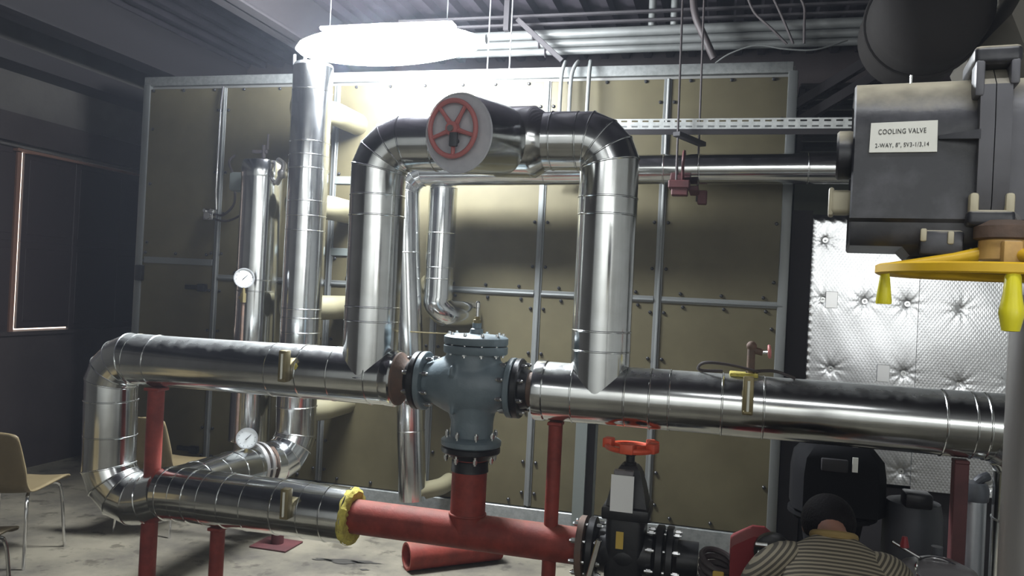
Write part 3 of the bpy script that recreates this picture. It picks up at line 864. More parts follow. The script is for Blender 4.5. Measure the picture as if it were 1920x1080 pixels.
# ------------------------------------------------------------------ things above the air handler
zo = 0
for i, (z, r_, nm) in enumerate(((3.655, .036, 'topmost'), (3.585, .03, 'middle one'), (3.525, .027, 'lowest'))):
    o = build(MB().cyl((-2.6, 5.86, z), (2.6, 5.86, z + .02), r_, seg=20), 'ceiling_pipe', 'pipe_dull')
    tag(o, 'silver pipe running under the ceiling above the air handler, ' + nm + ' of three', 'pipe', 'stacked ceiling pipes')
for i, (z, nm) in enumerate(((3.80, 'upper'), (3.735, 'lower'))):
    o = build(MB().box((-2.6, 5.83, z - .009), (2.6, 5.87, z + .009), .003, 1), 'ceiling_rail', 'beam')
    tag(o, 'thin dark steel rail under the ceiling above the pipes, the ' + nm + ' one', 'rail', 'ceiling rails')
t = thing('pipe_bracket', 'diagonal steel strut crossing the ceiling pipes above the three cables', 'bracket', (-1.5, 5.8, 3.5))
build(MB().box((-.018, -.02, -.24), (.018, .02, .24), .003, 1, Matrix.Rotation(math.radians(-48), 3, 'Y')), 'strut', 'beam', t, local=True).location = (.085, -.08, .075)
build(MB().box((-1.72, 5.78, 3.68), (-1.68, 5.84, ZC)), 'hanger', 'beam', t)
for k in range(3):
    build(MB().torus((-1.5 + .05 * k, 5.86, 3.655 - .065 * k), (1, 0, 0), .04 - .003 * k, .007, 20, 6), 'pipe_clamp', 'beam', t)
for x, nm in ((-.62, 'left'), (-.46, 'right')):
    o = build(MB().cyl((x, 5.9, 3.62), (x, 5.9, ZC), .028, seg=14), 'drop_pipe', 'pipe_dull')
    tag(o, 'short pale vertical pipe stub above the ceiling pipes, ' + nm + ' of two', 'pipe', 'ceiling drop pipes')
o = build(MB().tube(smooth_path([(-.33, 5.7, 3.9), (-.3, 5.68, 3.7), (-.22, 5.68, 3.52), (-.16, 5.7, 3.4)], 6), .026, 12), 'flexible_duct', 'dark_cable')
tag(o, 'dark bent hose dropping in front of the ceiling pipes', 'hose')
o = build(MB().tube(smooth_path([(-.15, 5.68, 3.36), (-.05, 5.66, 3.42), (.12, 5.66, 3.47), (.3, 5.66, 3.44), (.5, 5.66, 3.43), (.7, 5.7, 3.5)], 6), .006, 8), 'ceiling_wire', 'cable')
tag(o, 'thin pale wire arching above the right end of the air handler', 'wire')
for k, (xa, za, xb, zb) in enumerate(((.1, 3.72, .32, 3.5), (.25, 3.75, .36, 3.5), (.42, 3.75, .43, 3.5))):
    o = build(MB().tube(smooth_path([(xa - .05, 5.75, za + .1), (xa, 5.75, za), ((xa + xb) / 2, 5.74, (za + zb) / 2), (xb, 5.75, zb)], 5), .009, 8), 'hanging_cable', 'dark_cable')
    tag(o, 'dark cable hanging before the ceiling pipes near the round duct, ' + ('leftmost', 'middle one', 'rightmost')[k] + ' of three', 'cable', 'dark hanging cables')
# slanting cable trays right of the air handler
for k, (dz, nm) in enumerate(((0, 'upper'), (-.13, 'lower'))):
    t = thing('sloping_tray', 'dark steel tray sloping up to the round duct, the ' + nm + ' of two', 'tray', (.75, 5.7, 3.3 + dz))
    Rm = Matrix.Rotation(math.radians(-33), 3, 'Y')
    b = MB()
    for y in (-.06, .06): b.box((-.46, y - .006, -.03), (.46, y + .006, .03), .002, 1, Rm, (0, 0, 0))
    build(b, 'side_rail', 'beam', t, local=True)
    b = MB()
    for j in range(9): b.box((-.42 + j * .1, -.06, -.02), (-.4 + j * .1, .06, -.008), 0, 1, Rm, (0, 0, 0))
    build(b, 'rung', 'beam', t, local=True)
# perforated cable tray
t = thing('cable_tray', 'bright perforated cable tray running along the cream panels', 'tray', (.0, 5.1, 2.8))
b = MB()
x0, x1, z0, z1 = -1.0, 1.3, 2.785, 2.850
N = 34
vs_, fs = [], []
zs = [z0, z0 + .010, z0 + .021, z1 - .021, z1 - .010, z1]
xs = []
for i in range(N):
    p = x0 + (x1 - x0) * i / N; w = (x1 - x0) / N
    xs += [p, p + w * .42]
xs.append(x1)
nx, nz = len(xs), len(zs)
for x in xs:
    for z in zs: vs_.append((x, 5.1, z))
for i in range(nx - 1):
    for j in range(nz - 1):
        if i % 2 and j in (1, 3): continue
        fs.append((i * nz + j, (i + 1) * nz + j, (i + 1) * nz + j + 1, i * nz + j + 1))
b.quads(vs_, fs)
geo = list(b.bm.faces)
ex = bmesh.ops.extrude_face_region(b.bm, geom=geo)
for v in [e for e in ex['geom'] if isinstance(e, bmesh.types.BMVert)]: v.co.y += .004
build(b, 'slotted_side', 'tray', t)
build(MB().box((x0, 5.1, z0 - .035), (x1, 5.107, z0)), 'lower_lip', 'beam', t)
build(MB().box((x0, 5.1, z0 - .004), (x1, 5.26, z0)), 'tray_floor', 'beam', t)
build(MB().box((x0, 5.255, z0), (x1, 5.26, z1)), 'slotted_side', 'galv', t)
# hangers carrying tray and wall pipe
for k, (x, y, zb) in enumerate(((-.335, 5.07, 2.43), (-.215, 5.35, 2.36))):
    o = build(MB().cyl((x, y, zb), (x - .02, y, ZC), .007, seg=8), 'hanger_rod', 'dark_cable')
    tag(o, 'long dark threaded rod hanging through the cable tray hanger, ' + ('front one' if not k else 'rear one') + ' of two', 'rod', 'tray hanger rods')
t = thing('tray_hanger', 'short dark steel bar under the cable tray between two rods', 'bracket', (-.28, 5.2, 2.74))
build(MB().box((-.025, -.19, -.015), (.025, .19, .015), .003, 1, Matrix.Rotation(-.4, 3, 'Z')), 'bar', 'beam', t, local=True).location = (0.01, 0, 0)
t = thing('pipe_hanger', 'dark red steel hanger clamped under the thin wall pipe', 'bracket', (-.29, 5.2, 2.42))
b = MB().box((-.38, 5.02, 2.405), (-.25, 5.16, 2.455), .006, 1); b.box((-.36, 5.03, 2.36), (-.26, 5.1, 2.41), .006, 1)
b.box((-.26, 5.1, 2.40), (-.2, 5.36, 2.43), .004, 1); b.box((-.21, 5.3, 2.34), (-.15, 5.36, 2.43), .006, 1)
build(b, 'cradle', 'darkred', t)
build(MB().torus((-.3, 5.2, 2.549), (1, 0, 0), .112, .01, 28, 6), 'clamp_ring', 'darkred', t)

# ------------------------------------------------------------------ foil faced insulation panel
FY = 5.66
t = thing('foil_insulated_panel', 'silver foil faced insulation panel with pins behind the black actuator', 'panel', (1.2, FY, .6))
pins = [(.617, 2.159), (.619, 1.763), (.877, 1.766), (1.133, 1.762), (1.444, 1.744), (1.13, 1.312), (.689, 1.309), (1.143, .678), (1.643, .641), (1.458, 1.27), (1.42, 2.15), (1.0, 2.15), (.72, .85), (1.75, 1.3), (1.75, 1.75)]
def foil_sheet(xa, xb, za, zb, y, name, step=.0105, m='foil'):
    nx, nz = int((xb - xa) / step), int((zb - za) / step)
    vv, ff = [], []
    for i in range(nx + 1):
        for j in range(nz + 1):
            x, z = xa + (xb - xa) * i / nx, za + (zb - za) * j / nz
            d = .0016 * math.sin(x * 7 + z * 4) + .0012 * math.sin(z * 11 - x * 4) + .0003 * math.sin(31 * x + 17 * z)
            for px, pz in pins:
                q = math.hypot(x - px, z - pz)
                if q < .2:
                    a = math.atan2(z - pz, x - px)
                    d += .012 * math.exp(-q / .022) + .0045 * math.exp(-q / .035) * math.sin(9 * a + px * 40) * min(1, q / .015)
            e = min(x - .5, 2.4 - zb + zb - z) if False else min(x - .5, 2.33 - z)
            if e < .05: d += .03 * (1 - max(e, 0) / .05) ** 2 + .003 * math.sin(z * 120 + x * 90)
            vv.append((x, y + d, z))
    k = nz + 1
    for i in range(nx):
        for j in range(nz): ff.append((i * k + j, (i + 1) * k + j, (i + 1) * k + j + 1, i * k + j + 1))
    return build(MB().quads(vv, ff), name, m, t, angle=180)
foil_sheet(.5, 1.24, .59, 2.33, FY, 'foil_sheet', m='foil_plain')
foil_sheet(1.2, 2.1, .57, 2.33, FY - .008, 'foil_sheet')
build(MB().box((.51, FY + .035, .58), (2.1, FY + .3, 2.32)), 'insulation_core', 'lining', t)
pw = build(MB().ring((0, 0, 0), (0, -1, 0), .018, .008, .003, 12), 'insulation_pin', 'bolt')
pw.parent = t
for i, (px, pz) in enumerate(pins):
    p = (px - 1.2, .004, pz - .6)
    if i == 0: pw.location = p
    else: share(pw, 'insulation_pin', p, t)
for px, pz in ((.675, 1.76), (1.01, 1.3)):
    build(MB().box((px - .04, FY - .014, pz - .05), (px + .035, FY - .008, pz + .06), .002, 1), 'tape_patch', 'tape', t)
o = struct(MB().box((X1 + .01, W + .06, 0), (X1 + .14, 7.0, 2.35)), 'trim_6', 'lining')
t = thing('machine_casing', 'dark casing standing under the foil panel behind the pump', 'machine', (1.3, 5.95, 0))
build(MB().box((.54, FY + .05, 0), (2.1, 6.22, .56), .01), 'casing', 'lining', t)
# louvre and dark fittings above the foil panel
t = thing('wall_louvre', 'dark slatted louvre between the air handler and the black actuator', 'louvre', (.75, 6.1, 2.6))
b = MB()
for z in (2.72, 3.3): b.box((.45, 6.1, z - .02), (1.4, 6.16, z + .02))
for x in (.46, 1.39): b.box((x - .02, 6.1, 2.72), (x + .02, 6.16, 3.3))
build(b, 'louvre_frame', 'beam', t)
build(MB().box((.45, 6.17, 2.72), (1.4, 6.2, 3.3)), 'backing', 'dark_gap', t)
s0 = None
for k in range(7):
    b = MB().box((-.46, -.04, -.006), (.46, .04, .006), 0, 1, Matrix.Rotation(.6, 3, 'X'))
    if s0 is None:
        s0 = build(b, 'slat', 'strip'); s0.parent = t; s0.location = (.175, .02, .17)
    else: share(s0, 'slat', (.175, .02, .17 + .075 * k), t)
o = struct(MB().box((.45, 6.25, 0), (2.6, 6.4, 3.3)), 'wall_partition', 'grey_wall')

# ducts at the upper right
t = thing('round_duct', 'big dark round duct hanging above the black actuator', 'duct', (.86, 4.6, 3.12))
b = MB().lathe([(.0, -.1), (.12, -.09), (.2, -.05), (.255, .02), (.26, .1), (.26, .5), (.2, .58)], (.86, 4.0, 3.12), (0, 1, 0), 40)
build(b, 'duct_shell', 'duct', t)
build(MB().torus((.86, 4.25, 3.12), (0, 1, 0), .262, .012, 40, 8), 'duct_collar', 'duct', t)
for y in (4.15, 4.4): build(MB().cyl((.86, y, 3.37), (.86, y, ZC), .006, seg=8), 'duct_rod', 'rod', t)
t = thing('box_duct', 'pale rectangular duct in the upper right corner', 'duct', (1.35, 4.2, 3.2))
build(MB().rings([[(1.14, 3.9, 3.03), (1.19, 3.9, 2.9), (1.8, 3.9, 2.9), (1.8, 3.9, 3.5), (1.27, 3.9, 3.5), (1.27, 3.9, 3.3)],
                  [(1.14, 4.9, 3.03), (1.19, 4.9, 2.9), (1.8, 4.9, 2.9), (1.8, 4.9, 3.5), (1.27, 4.9, 3.5), (1.27, 4.9, 3.3)]]), 'duct_shell', 'duct_box', t)
build(MB().box((1.24, 3.88, 2.89), (1.82, 3.91, 2.92)), 'duct_edge', 'duct_box', t)
for y in (4.1, 4.7): build(MB().cyl((1.5, y, 3.5), (1.5, y, ZC), .006, seg=8), 'duct_rod', 'rod', t)

# ------------------------------------------------------------------ gauges
def gauge(x, y, z, foot, label, dirv=(.56, -.82, .05)):
    t = thing('pressure_gauge', label, 'gauge', (x, y, foot))
    d = Vector(dirv).normalized(); c = Vector((x, y, z))
    build(MB().lathe([(.05, -.04), (.062, -.03), (.062, 0), (.066, .002), (.066, .008), (.058, .008), (.058, .004)], c, d, 32), 'case', 'alu_dull', t)
    build(MB().lathe([(.058, .004), (.0, .0045)], c, d, 32, False, False), 'dial', 'dial', t, 'pale dial')
    a, b_, _ = frame(d)
    nb = MB()
    e = (a * .7 + b_ * .7)
    nb.tube([c + d * .006 - e * .035, c + d * .006 + e * .012], [.0012, .003], 6)
    build(nb, 'needle', 'ink', t)
    tb = MB()
    for k in range(9):
        q = 2 * PI * k / 12 - .9
        e = a * math.cos(q) + b_ * math.sin(q)
        tb.tube([c + d * .0052 + e * .046, c + d * .0052 + e * .054], .0012, 4)
    build(tb, 'scale_marks', 'ink', t)
    st = MB().cyl((x, y, z - .062), (x, y, z - .1), .012, seg=10)
    st.cyl((x, y, z - .1), (x, y, z - .16), .02, seg=6); st.box((x - .03, y - .012, z - .14), (x + .012, y + .012, z - .12), .003, 1)
    build(st, 'gauge_cock', 'brass', t)
    build(MB().cyl((x, y, foot), (x, y, z - .16), .011, seg=10), 'siphon_pipe', 'brown', t)
gauge(-3.06, 4.62, 1.715, .63, 'round pressure gauge on a tall stem in front of the header cylinder')
gauge(-2.85, 4.42, .715, .5, 'round pressure gauge low down by the flange of the riser elbow')

# ------------------------------------------------------------------ chairs
def make_chair(name, label, loc, rz):
    t = thing(name, label, 'chair', loc, rz, local=True)
    # one-piece bent shell
    prof = [(.235, .415), (.225, .435), (.19, .447), (.05, .44), (-.1, .432), (-.165, .436), (-.2, .458), (-.222, .5), (-.24, .58), (-.262, .68), (-.285, .765), (-.29, .785)]
    prof = [(p.x, p.z) for p in smooth_path([(a, 0, c) for a, c in prof], 3)]
    n = len(prof); wv = 13
    rows = []
    for i, (x, z) in enumerate(prof):
        f = i / (n - 1)
        hw = .215
        if f > .72: hw = .2 - .04 * ((f - .72) / .28) + .015
        if f > .9: hw *= math.sqrt(max(.12, 1 - ((f - .9) / .115) ** 2))
        if f < .08: hw *= .82 + .18 * f / .08
        rows.append([(x - .018 * (1 - (j / (wv - 1) * 2 - 1) ** 2) * (1 if f > .6 else 0), (j / (wv - 1) * 2 - 1) * hw, z - (.015 * (1 - (j / (wv - 1) * 2 - 1) ** 2) if f < .5 else 0)) for j in range(wv)])
    b = MB()
    b.quads([p for r_ in rows for p in r_], [(i * wv + j, (i + 1) * wv + j, (i + 1) * wv + j + 1, i * wv + j + 1) for i in range(n - 1) for j in range(wv - 1)])
    o = build(b, 'shell', 'chair', t, angle=180)
    s = o.modifiers.new('thick', 'SOLIDIFY'); s.thickness = .011; s.offset = 0
    for sx in (-1, 1):
        for sy in (-1, 1):
            pts = smooth_path([(.02 * sx, .13 * sy, .418), (.13 * sx, .17 * sy, .415), (.175 * sx, .19 * sy, .36), (.2 * sx, .205 * sy, .1), (.21 * sx, .21 * sy, .0)], 5)
            build(MB().tube(pts, .0095, 10), 'leg', 'chrome', t)
    build(MB().tube([(.02, -.13, .418), (.02, .13, .418)], .0095, 8), 'seat_bar', 'chrome', t)
    return t
make_chair('chair', 'beige shell chair with bright legs at the left edge of the picture', (-4.03, 3.84, 0), math.radians(105))
make_chair('chair', 'beige shell chair standing behind the bend of the silver pipe', (-3.64, 4.68, 0), math.radians(92))
make_chair('chair', 'beige shell chair cut off at the bottom left corner', (-3.47, 2.93, 0), math.radians(100))

# ------------------------------------------------------------------ pump group at the lower right
t = thing('pump_drive', 'dark rounded pump drive under the right silver pipe', 'machine', (.56, 4.3, 0))
b = MB()
b.rings([[(.575 + w * sx, 4.3 + w2 * sy, z) for sx, sy in ((-1, -.6), (-.8, -1), (.8, -1), (1, -.6), (1, .6), (.8, 1), (-.8, 1), (-1, .6))]
         for w, w2, z in ((.17, .15, .70), (.212, .17, .72), (.212, .17, .9), (.2, .165, .98), (.15, .13, 1.04), (.08, .08, 1.065))])
build(b, 'housing', 'matte_black', t)
build(MB().lathe([(.19, .0), (.21, .01), (.21, .03), (.18, .035)], (.56, 4.3, .675), (0, 0, 1), 36), 'lower_rim', 'matte_black', t)
build(MB().lathe([(.15, 0), (.13, .2), (.12, .4), (.2, .44), (.2, .675)][::-1] if False else [(.2, 0), (.2, .2), (.13, .25), (.12, .5), (.15, .675)], (.56, 4.3, 0), (0, 0, 1), 32), 'pedestal', 'matte_black', t)
build(MB().box((.62, 4.125, .935), (.645, 4.132, 1.005)), 'strip_label', 'plate', t, 'small pale strip label')
build(MB().box((.48, 4.11, .93), (.6, 4.14, .99), .006, 2), 'cover_plate', 'dark_gap', t)
for s in (-1, 1): build(MB().lathe([(.03, 0), (.03, .05)], (.56 + .15 * s, 4.3, .7), (0, 0, -1), 12), 'lug', 'matte_black', t)
t = thing('pump_motor', 'grey pump motor with a terminal box beside the wide red post', 'motor', (.93, 4.3, 0))
build(MB().lathe([(.12, 0), (.13, .02), (.13, .42), (.135, .44), (.135, .72), (.12, .79), (.05, .81)], (.93, 4.3, 0), (0, 0, 1), 36), 'motor_shell', 'motor', t)
build(MB().box((.86, 4.13, .79), (.98, 4.25, .86), .012, 2), 'terminal_box', 'black', t)
fins = MB()
for k in range(18):
    q = PI + PI * (k + .5) / 18
    p = Vector((.93 + .133 * math.cos(q), 4.3 + .133 * math.sin(q), 0))
    fins.box((p.x - .003, p.y - .003, .1), (p.x + .003, p.y + .003, .42))
build(fins, 'cooling_fins', 'motor', t)
build(MB().lathe([(.035, 0), (.035, .06)], (.98, 4.16, .46), (0, -1, 0), 14), 'cable_gland', 'dark_cable', t)
t = thing('steel_cylinder', 'narrow bright cylinder with a dark cap right of the wide red post', 'cylinder', (1.06, 3.8, 0))
build(MB().lathe([(.052, 0), (.052, .93)], (1.06, 3.83, 0), (0, 0, 1), 28), 'shell', 'alu_dull', t)
build(MB().lathe([(.058, 0), (.06, .01), (.06, .05), (.05, .075)], (1.06, 3.83, .925), (0, 0, 1), 28), 'cap', 'motor', t)
build(MB().tube(smooth_path([(1.07, 3.83, 1.0), (1.09, 3.83, 1.02), (1.115, 3.84, 1.03)], 4), .02, 10), 'outlet', 'motor', t)
t = thing('red_pump_casing', 'bright red casing with a black bolted head left of the crouching person', 'machine', (.13, 3.47, 0))
b = MB().rings([[(.065, y, .42), (.28, y, .42), (.28, y, .71), (.205, y, .768), (.155, y, .768), (.078, y, .722), (.067, y, .708)] for y in (3.42, 3.6)])
b.box((.09, 3.44, 0), (.25, 3.57, .45))
M['redbright'] = mat('bright_red_plastic', (.19, .012, .016), .6)
build(b, 'casing', 'redbright', t)
b = MB().lathe([(.07, 0), (.075, .01), (.075, .05), (.06, .06)], (.23, 3.42, .725), (0, -1, 0), 24)
build(b, 'bolted_head', 'black', t)
for k, (dx, dz) in enumerate(((-.045, .035), (-.035, .005))):
    build(MB().cyl((.225 + dx - .02, 3.345, .725 + dz), (.225 + dx + .025, 3.34, .725 + dz + .002), .009, seg=8), 'bolt', 'bolt', t)
t = thing('coiled_hose', 'dark coiled hose with a yellow tag beside the red casing', 'hose', (.0, 3.5, 0))
b = MB()
for k in range(4): b.torus((.02, 3.5, .55 + .026 * k), (.1 * k, -.3, 1), .07, .013, 36, 8)
build(b, 'coil', 'dark_cable', t)
build(MB().box((.0, 3.41, .56), (.045, 3.42, .61), .004, 1), 'hose_tag', 'sticker', t)
build(MB().lathe([(.06, 0), (.05, .3), (.04, .55)], (.02, 3.5, 0), (0, 0, 1), 16), 'hose_stand', 'black', t)
t = thing('plastic_cover', 'cloudy plastic cover with bright rings beside the striped shirt', 'cover', (.84, 3.42, 0))
build(MB().lathe([(.2, 0), (.2, .5), (.19, .64), (.13, .735), (.06, .765)], (.84, 3.42, 0), (0, 0, 1), 36), 'cover_shell', 'clear', t)
build(MB().torus((.825, 3.345, .738), (0, -.5, 1), .08, .006, 36, 8), 'bright_ring', 'chrome', t)
build(MB().torus((.825, 3.32, .722), (0, -.5, 1), .053, .005, 30, 8), 'bright_ring', 'chrome', t)
build(MB().lathe([(.022, 0), (.022, .05)], (.85, 3.5, .745), (0, 0, 1), 12), 'knob', 'motor', t)
build(MB().tube([(.67, 3.42, .815), (.75, 3.42, .775), (.79, 3.42, .755)], .006, 8), 'clip_rod', 'chrome', t)
build(MB().lathe([(.018, 0), (.01, .04)], (.715, 3.42, .80), (0, 0, 1), 10), 'drain_cock', 'redbright', t)

# ------------------------------------------------------------------ the kneeling person, back turned
def skin(name, chains, radii, m, parent, sub=2, root=0, scale=1.0):
    """chains: lists of joint ids; joints placed in J"""
    bm = bmesh.new()
    lay = bm.verts.layers.skin.verify()
    ids = {}
    for k, (p, r_) in radii.items():
        v = bm.verts.new(p)
        v[lay].radius = (r_ if isinstance(r_, tuple) else (r_, r_))
        ids[k] = v
    for a, b in chains: bm.edges.new((ids[a], ids[b]))
    bm.verts.ensure_lookup_table()
    bm.verts[root][lay].use_root = True
    me = bpy.data.meshes.new(name)
    bm.to_mesh(me); bm.free()
    o = link(name, me, M[m], parent)
    md = o.modifiers.new('skin', 'SKIN'); md.use_smooth_shade = True
    sb = o.modifiers.new('sub', 'SUBSURF'); sb.levels = sub; sb.render_levels = sub
    return o
PX, PY = .415, 3.05
t = thing('person', 'person crouching with back turned in a striped shirt by the pump', 'person', (PX, PY, 0), 0, local=True)
J = {}
def j(k, p, r_): J[k] = (Vector(p), r_)
# crouching: pelvis low, torso leaning towards the pump, head bowed
j('pelvis', (0, -.22, .36), (.15, .12)); j('waist', (0, -.16, .5), (.135, .11)); j('chest', (0, -.06, .68), (.15, .12)); j('upper', (0, .02, .80), (.12, .085)); j('neck', (0, .075, .885), .055); j('nape', (0, .135, .9), .052)
j('head', (0, .215, .89), (.08, .085)); j('brow', (0, .27, .875), (.07, .075))
for s, q in ((-1, 'l'), (1, 'r')):
    j('sh' + q, (.165 * s, .01, .80), .062); j('el' + q, (.25 * s, .17, .58), .046); j('wr' + q, (.17 * s, .40, .62), .03); j('hand' + q, (.155 * s, .47, .635), (.04, .022))
    j('hip' + q, (.1 * s, -.2, .34), .085); j('kn' + q, (.2 * s, .2, .45), .062); j('an' + q, (.15 * s, .02, .1), .04); j('toe' + q, (.17 * s, .2, .035), .035)
E_ = [('pelvis', 'waist'), ('waist', 'chest'), ('chest', 'upper'), ('upper', 'neck'), ('neck', 'nape'), ('nape', 'head'), ('head', 'brow')]
for q in 'lr':
    E_ += [('upper', 'sh' + q), ('sh' + q, 'el' + q), ('el' + q, 'wr' + q), ('wr' + q, 'hand' + q), ('pelvis', 'hip' + q), ('hip' + q, 'kn' + q), ('kn' + q, 'an' + q), ('an' + q, 'toe' + q)]
# fingers: five chains per hand
for s, q in ((-1, 'l'), (1, 'r')):
    hp = J['hand' + q][0]
    for f, (dx, ln) in enumerate(((-.027, .068), (-.009, .078), (.009, .073), (.026, .058))):
        a, b_, c_ = 'f%d%s1' % (f, q), 'f%d%s2' % (f, q), 'f%d%s3' % (f, q)
        j(a, hp + Vector((dx * s, .035, .0)), .0095); j(b_, hp + Vector((dx * s, .035 + ln * .5, -.008)), .0085); j(c_, hp + Vector((dx * s, .03 + ln * .85, -.035)), .0075)
        E_ += [('hand' + q, a), (a, b_), (b_, c_)]
    j('t1' + q, hp + Vector((-.045 * s, .0, -.005)), .011); j('t2' + q, hp + Vector((-.062 * s, .035, -.02)), .009)
    E_ += [('hand' + q, 't1' + q), ('t1' + q, 't2' + q)]
skin('body', E_, J, 'skin', t)
# head details on the bowed head
for s in (-1, 1):
    build(MB().ball((.083 * s, .215, .885), 1, (.012, .022, .033), 12, 8), 'ear', 'skin', t)
    build(MB().ball((.03 * s, .332, .85), .012, u=10, v=8), 'eye', 'eye', t)
build(MB().lathe([(.006, 0), (.014, .03), (.018, .045)], (0, .34, .845), (0, .0, -1), 10), 'nose', 'skin', t)
build(MB().ball((0, .31, .797), 1, (.028, .012, .008), 12, 8), 'mouth', 'hw_red', t)
b = MB().ball((0, .215, .905), 1, (.092, .112, .095), 28, 18)
bmesh.ops.delete(b.bm, geom=[v for v in b.bm.verts if v.co.z < .85 or (v.co.y > .285 and v.co.z < .92)], context='VERTS')
o = build(b, 'hair', 'hair', t, angle=180)
s = o.modifiers.new('thick', 'SOLIDIFY'); s.thickness = .014; s.offset = 0
# clothes follow the same joints a little wider
def wear(keys, edges, grow, extra=None):
    d = {k: (J[k][0].copy(), tuple(x + grow for x in J[k][1]) if isinstance(J[k][1], tuple) else J[k][1] + grow) for k in keys}
    if extra: d.update(extra)
    return d
sp = [((0, -.22, .36), .175, .145), ((0, -.19, .45), .17, .14), ((0, -.12, .58), .175, .135), ((0, -.055, .69), .19, .14), ((0, -.01, .765), .205, .125), ((0, .012, .815), .19, .1), ((0, .03, .848), .14, .085), ((0, .05, .872), .085, .072), ((0, .06, .884), .064, .06)]
rs = []
for i, (c, rx, ry) in enumerate(sp):
    c = Vector(c); a = Vector(sp[max(i - 1, 0)][0]); e = Vector(sp[min(i + 1, len(sp) - 1)][0])
    dn = (e - a).normalized(); fw = Vector((0, dn.z, -dn.y))
    rs.append([c + Vector((1, 0, 0)) * rx * math.copysign(abs(math.cos(q)) ** .8, math.cos(q)) + fw * ry * math.copysign(abs(math.sin(q)) ** .9, math.sin(q)) for q in (2 * PI * k / 36 for k in range(36))])
build(MB().rings(rs, True, False), 'shirt', 'shirt', t, angle=180)
for s, q in ((-1, 'l'), (1, 'r')):
    b = MB().tube(smooth_path([(.10 * s, -.01, .79), (.16 * s, .0, .785), (.205 * s, .04, .73), (.235 * s, .1, .66), (.245 * s, .13, .62)], 5), [.06 + .024 * math.sin(PI * min(1, k / 10)) if k < 10 else .084 - .001 * (k - 10) for k in range(21)] if False else [.075 + .012 * math.sin(PI * k / 20) for k in range(21)], 24)
    build(b, 'sleeve', 'sleeve', t, angle=180)
build(MB().torus((0, .052, .893), (0, .35, 1), .068, .016, 32, 10), 'collar', 'collar', t, 'ochre shirt collar')
d = {'p': (Vector((0, -.22, .37)), (.16, .13))}
ed = []
for q in 'lr':
    for k in ('hip', 'kn', 'an'):
        p, r_ = J[k + q]; d[k + q] = (p.copy(), r_ + .02)
    ed += [('p', 'hip' + q), ('hip' + q, 'kn' + q), ('kn' + q, 'an' + q)]
skin('trousers', ed, d, 'trousers', t)
for s in (-1, 1):
    b = MB().ball((.165 * s, .1, .045), 1, (.05, .14, .045), 20, 12)
    build(b, 'shoe', 'shoe', t)

# ------------------------------------------------------------------ actuator in the foreground
AL = (.201, 1.5, 1.828)
t = thing('valve_actuator', 'dusty black valve actuator with a white nameplate in the near right', 'actuator', AL, math.radians(-6.7), local=True)
def hprof(x, inset=0.):
    """housing section in the y-z plane: generous round at the top front, a ledge low on the face"""
    p = []
    for k in range(9):
        q = PI / 2 * k / 8
        p.append((x, .09 + inset - .085 * math.sin(q), .205 + (.096 - inset) * math.cos(q)))
    p += [(x, .004 + inset, .066), (x, .003 + inset, .054), (x, .003 + inset, .049), (x, .012 + inset, .043), (x, .013 + inset, .012), (x, .02 + inset, .002 + inset), (x, .24, .002 + inset), (x, .24, .301 - inset)]
    return p
b = MB()
b.rings([hprof(.006, .016), hprof(.0, .004), hprof(.003), hprof(.187), hprof(.2)])
build(b, 'housing', 'act', t, angle=40)
b = MB()
b.rings([hprof(.228), hprof(.235), hprof(.42), hprof(.424, .006)])
build(b, 'housing', 'act_grey', t, angle=40)
def plate(x0, x1):
    q = [(x0, .12, .318), (x0, .04, .318), (x0, -.012, .27), (x0, -.018, .2), (x0, -.018, .07), (x0, .0, .04), (x0, .12, .035)]
    return [[Vector((x, y, z)) for _, y, z in q] for x in (x0, x1)]
build(MB().rings(plate(.19, .2115)), 'joint_flange', 'act_grey', t)
build(MB().rings(plate(.213, .236)), 'joint_flange', 'act_grey', t)
b = MB().box((.178, -.016, .302), (.248, .12, .334), .009, 3)
build(b, 'clamp_lug', 'act', t)
for x0, x1, z0 in ((.181, .195, .25), (.231, .245, .268)): build(MB().box((x0, -.016, z0), (x1, .03, .31), .004, 2), 'lug_rib', 'act_grey', t)
b = MB().box((.178, -.026, .036), (.246, .06, .062), .007, 3)
build(b, 'clamp_lug', 'act', t)
for x in (.187, .238): build(MB().box((x - .007, -.024, .052), (x + .007, .0, .09), .005, 2), 'lug_rib', 'beige', t)
build(MB().rings([[(.133, -.004, .183), (.133, .02, .183), (.133, .02, .19), (.133, -.004, .189)], [(.192, -.02, .179), (.192, .02, .179), (.192, .02, .197), (.192, -.02, .195)]]), 'stiffening_rib', 'act', t)
b = MB().lathe([(.036, 0), (.042, .004), (.044, .012), (.044, .03), (.04, .034)], (.008, .06, .168), (-1, 0, 0), 28)
build(b, 'end_knob', 'act', t)
build(MB().box((-.033, .05, .062), (.004, .1, .105), .008, 3), 'cable_gland', 'beige', t)
build(MB().box((-.036, .052, .058), (-.026, .098, .11), .005, 2), 'gland_nut', 'beige', t)
build(MB().cyl((.092, .07, .296), (.092, .07, .312), .0022, seg=8), 'cover_screw', 'bolt', t)
b = MB()
b.rings([[(.085, .02, .004), (.19, .02, .004), (.19, .2, .004), (.085, .2, .004)], [(.1, .03, -.013), (.188, .03, -.013), (.188, .19, -.013), (.1, .19, -.013)]])
b.box((.112, -.0, -.012), (.178, .05, .03), .006, 2)
b.cyl((.145, .1, -.03), (.145, .1, 0), .045, seg=24)
build(b, 'lower_boss', 'act', t)
for x, z in ((.117, .022), (.158, .018)): build(MB().box((x - .005, -.004, z - .012), (x + .005, .004, z + .01), .003, 2), 'lug_rib', 'beige', t)
b = MB().quads([(.0265, .0005, .1625), (.1315, .0005, .162), (.1305, .0005, .2155), (.0275, .0005, .2135)], [(0, 1, 2, 3)])
ex = bmesh.ops.extrude_face_region(b.bm, geom=list(b.bm.faces))
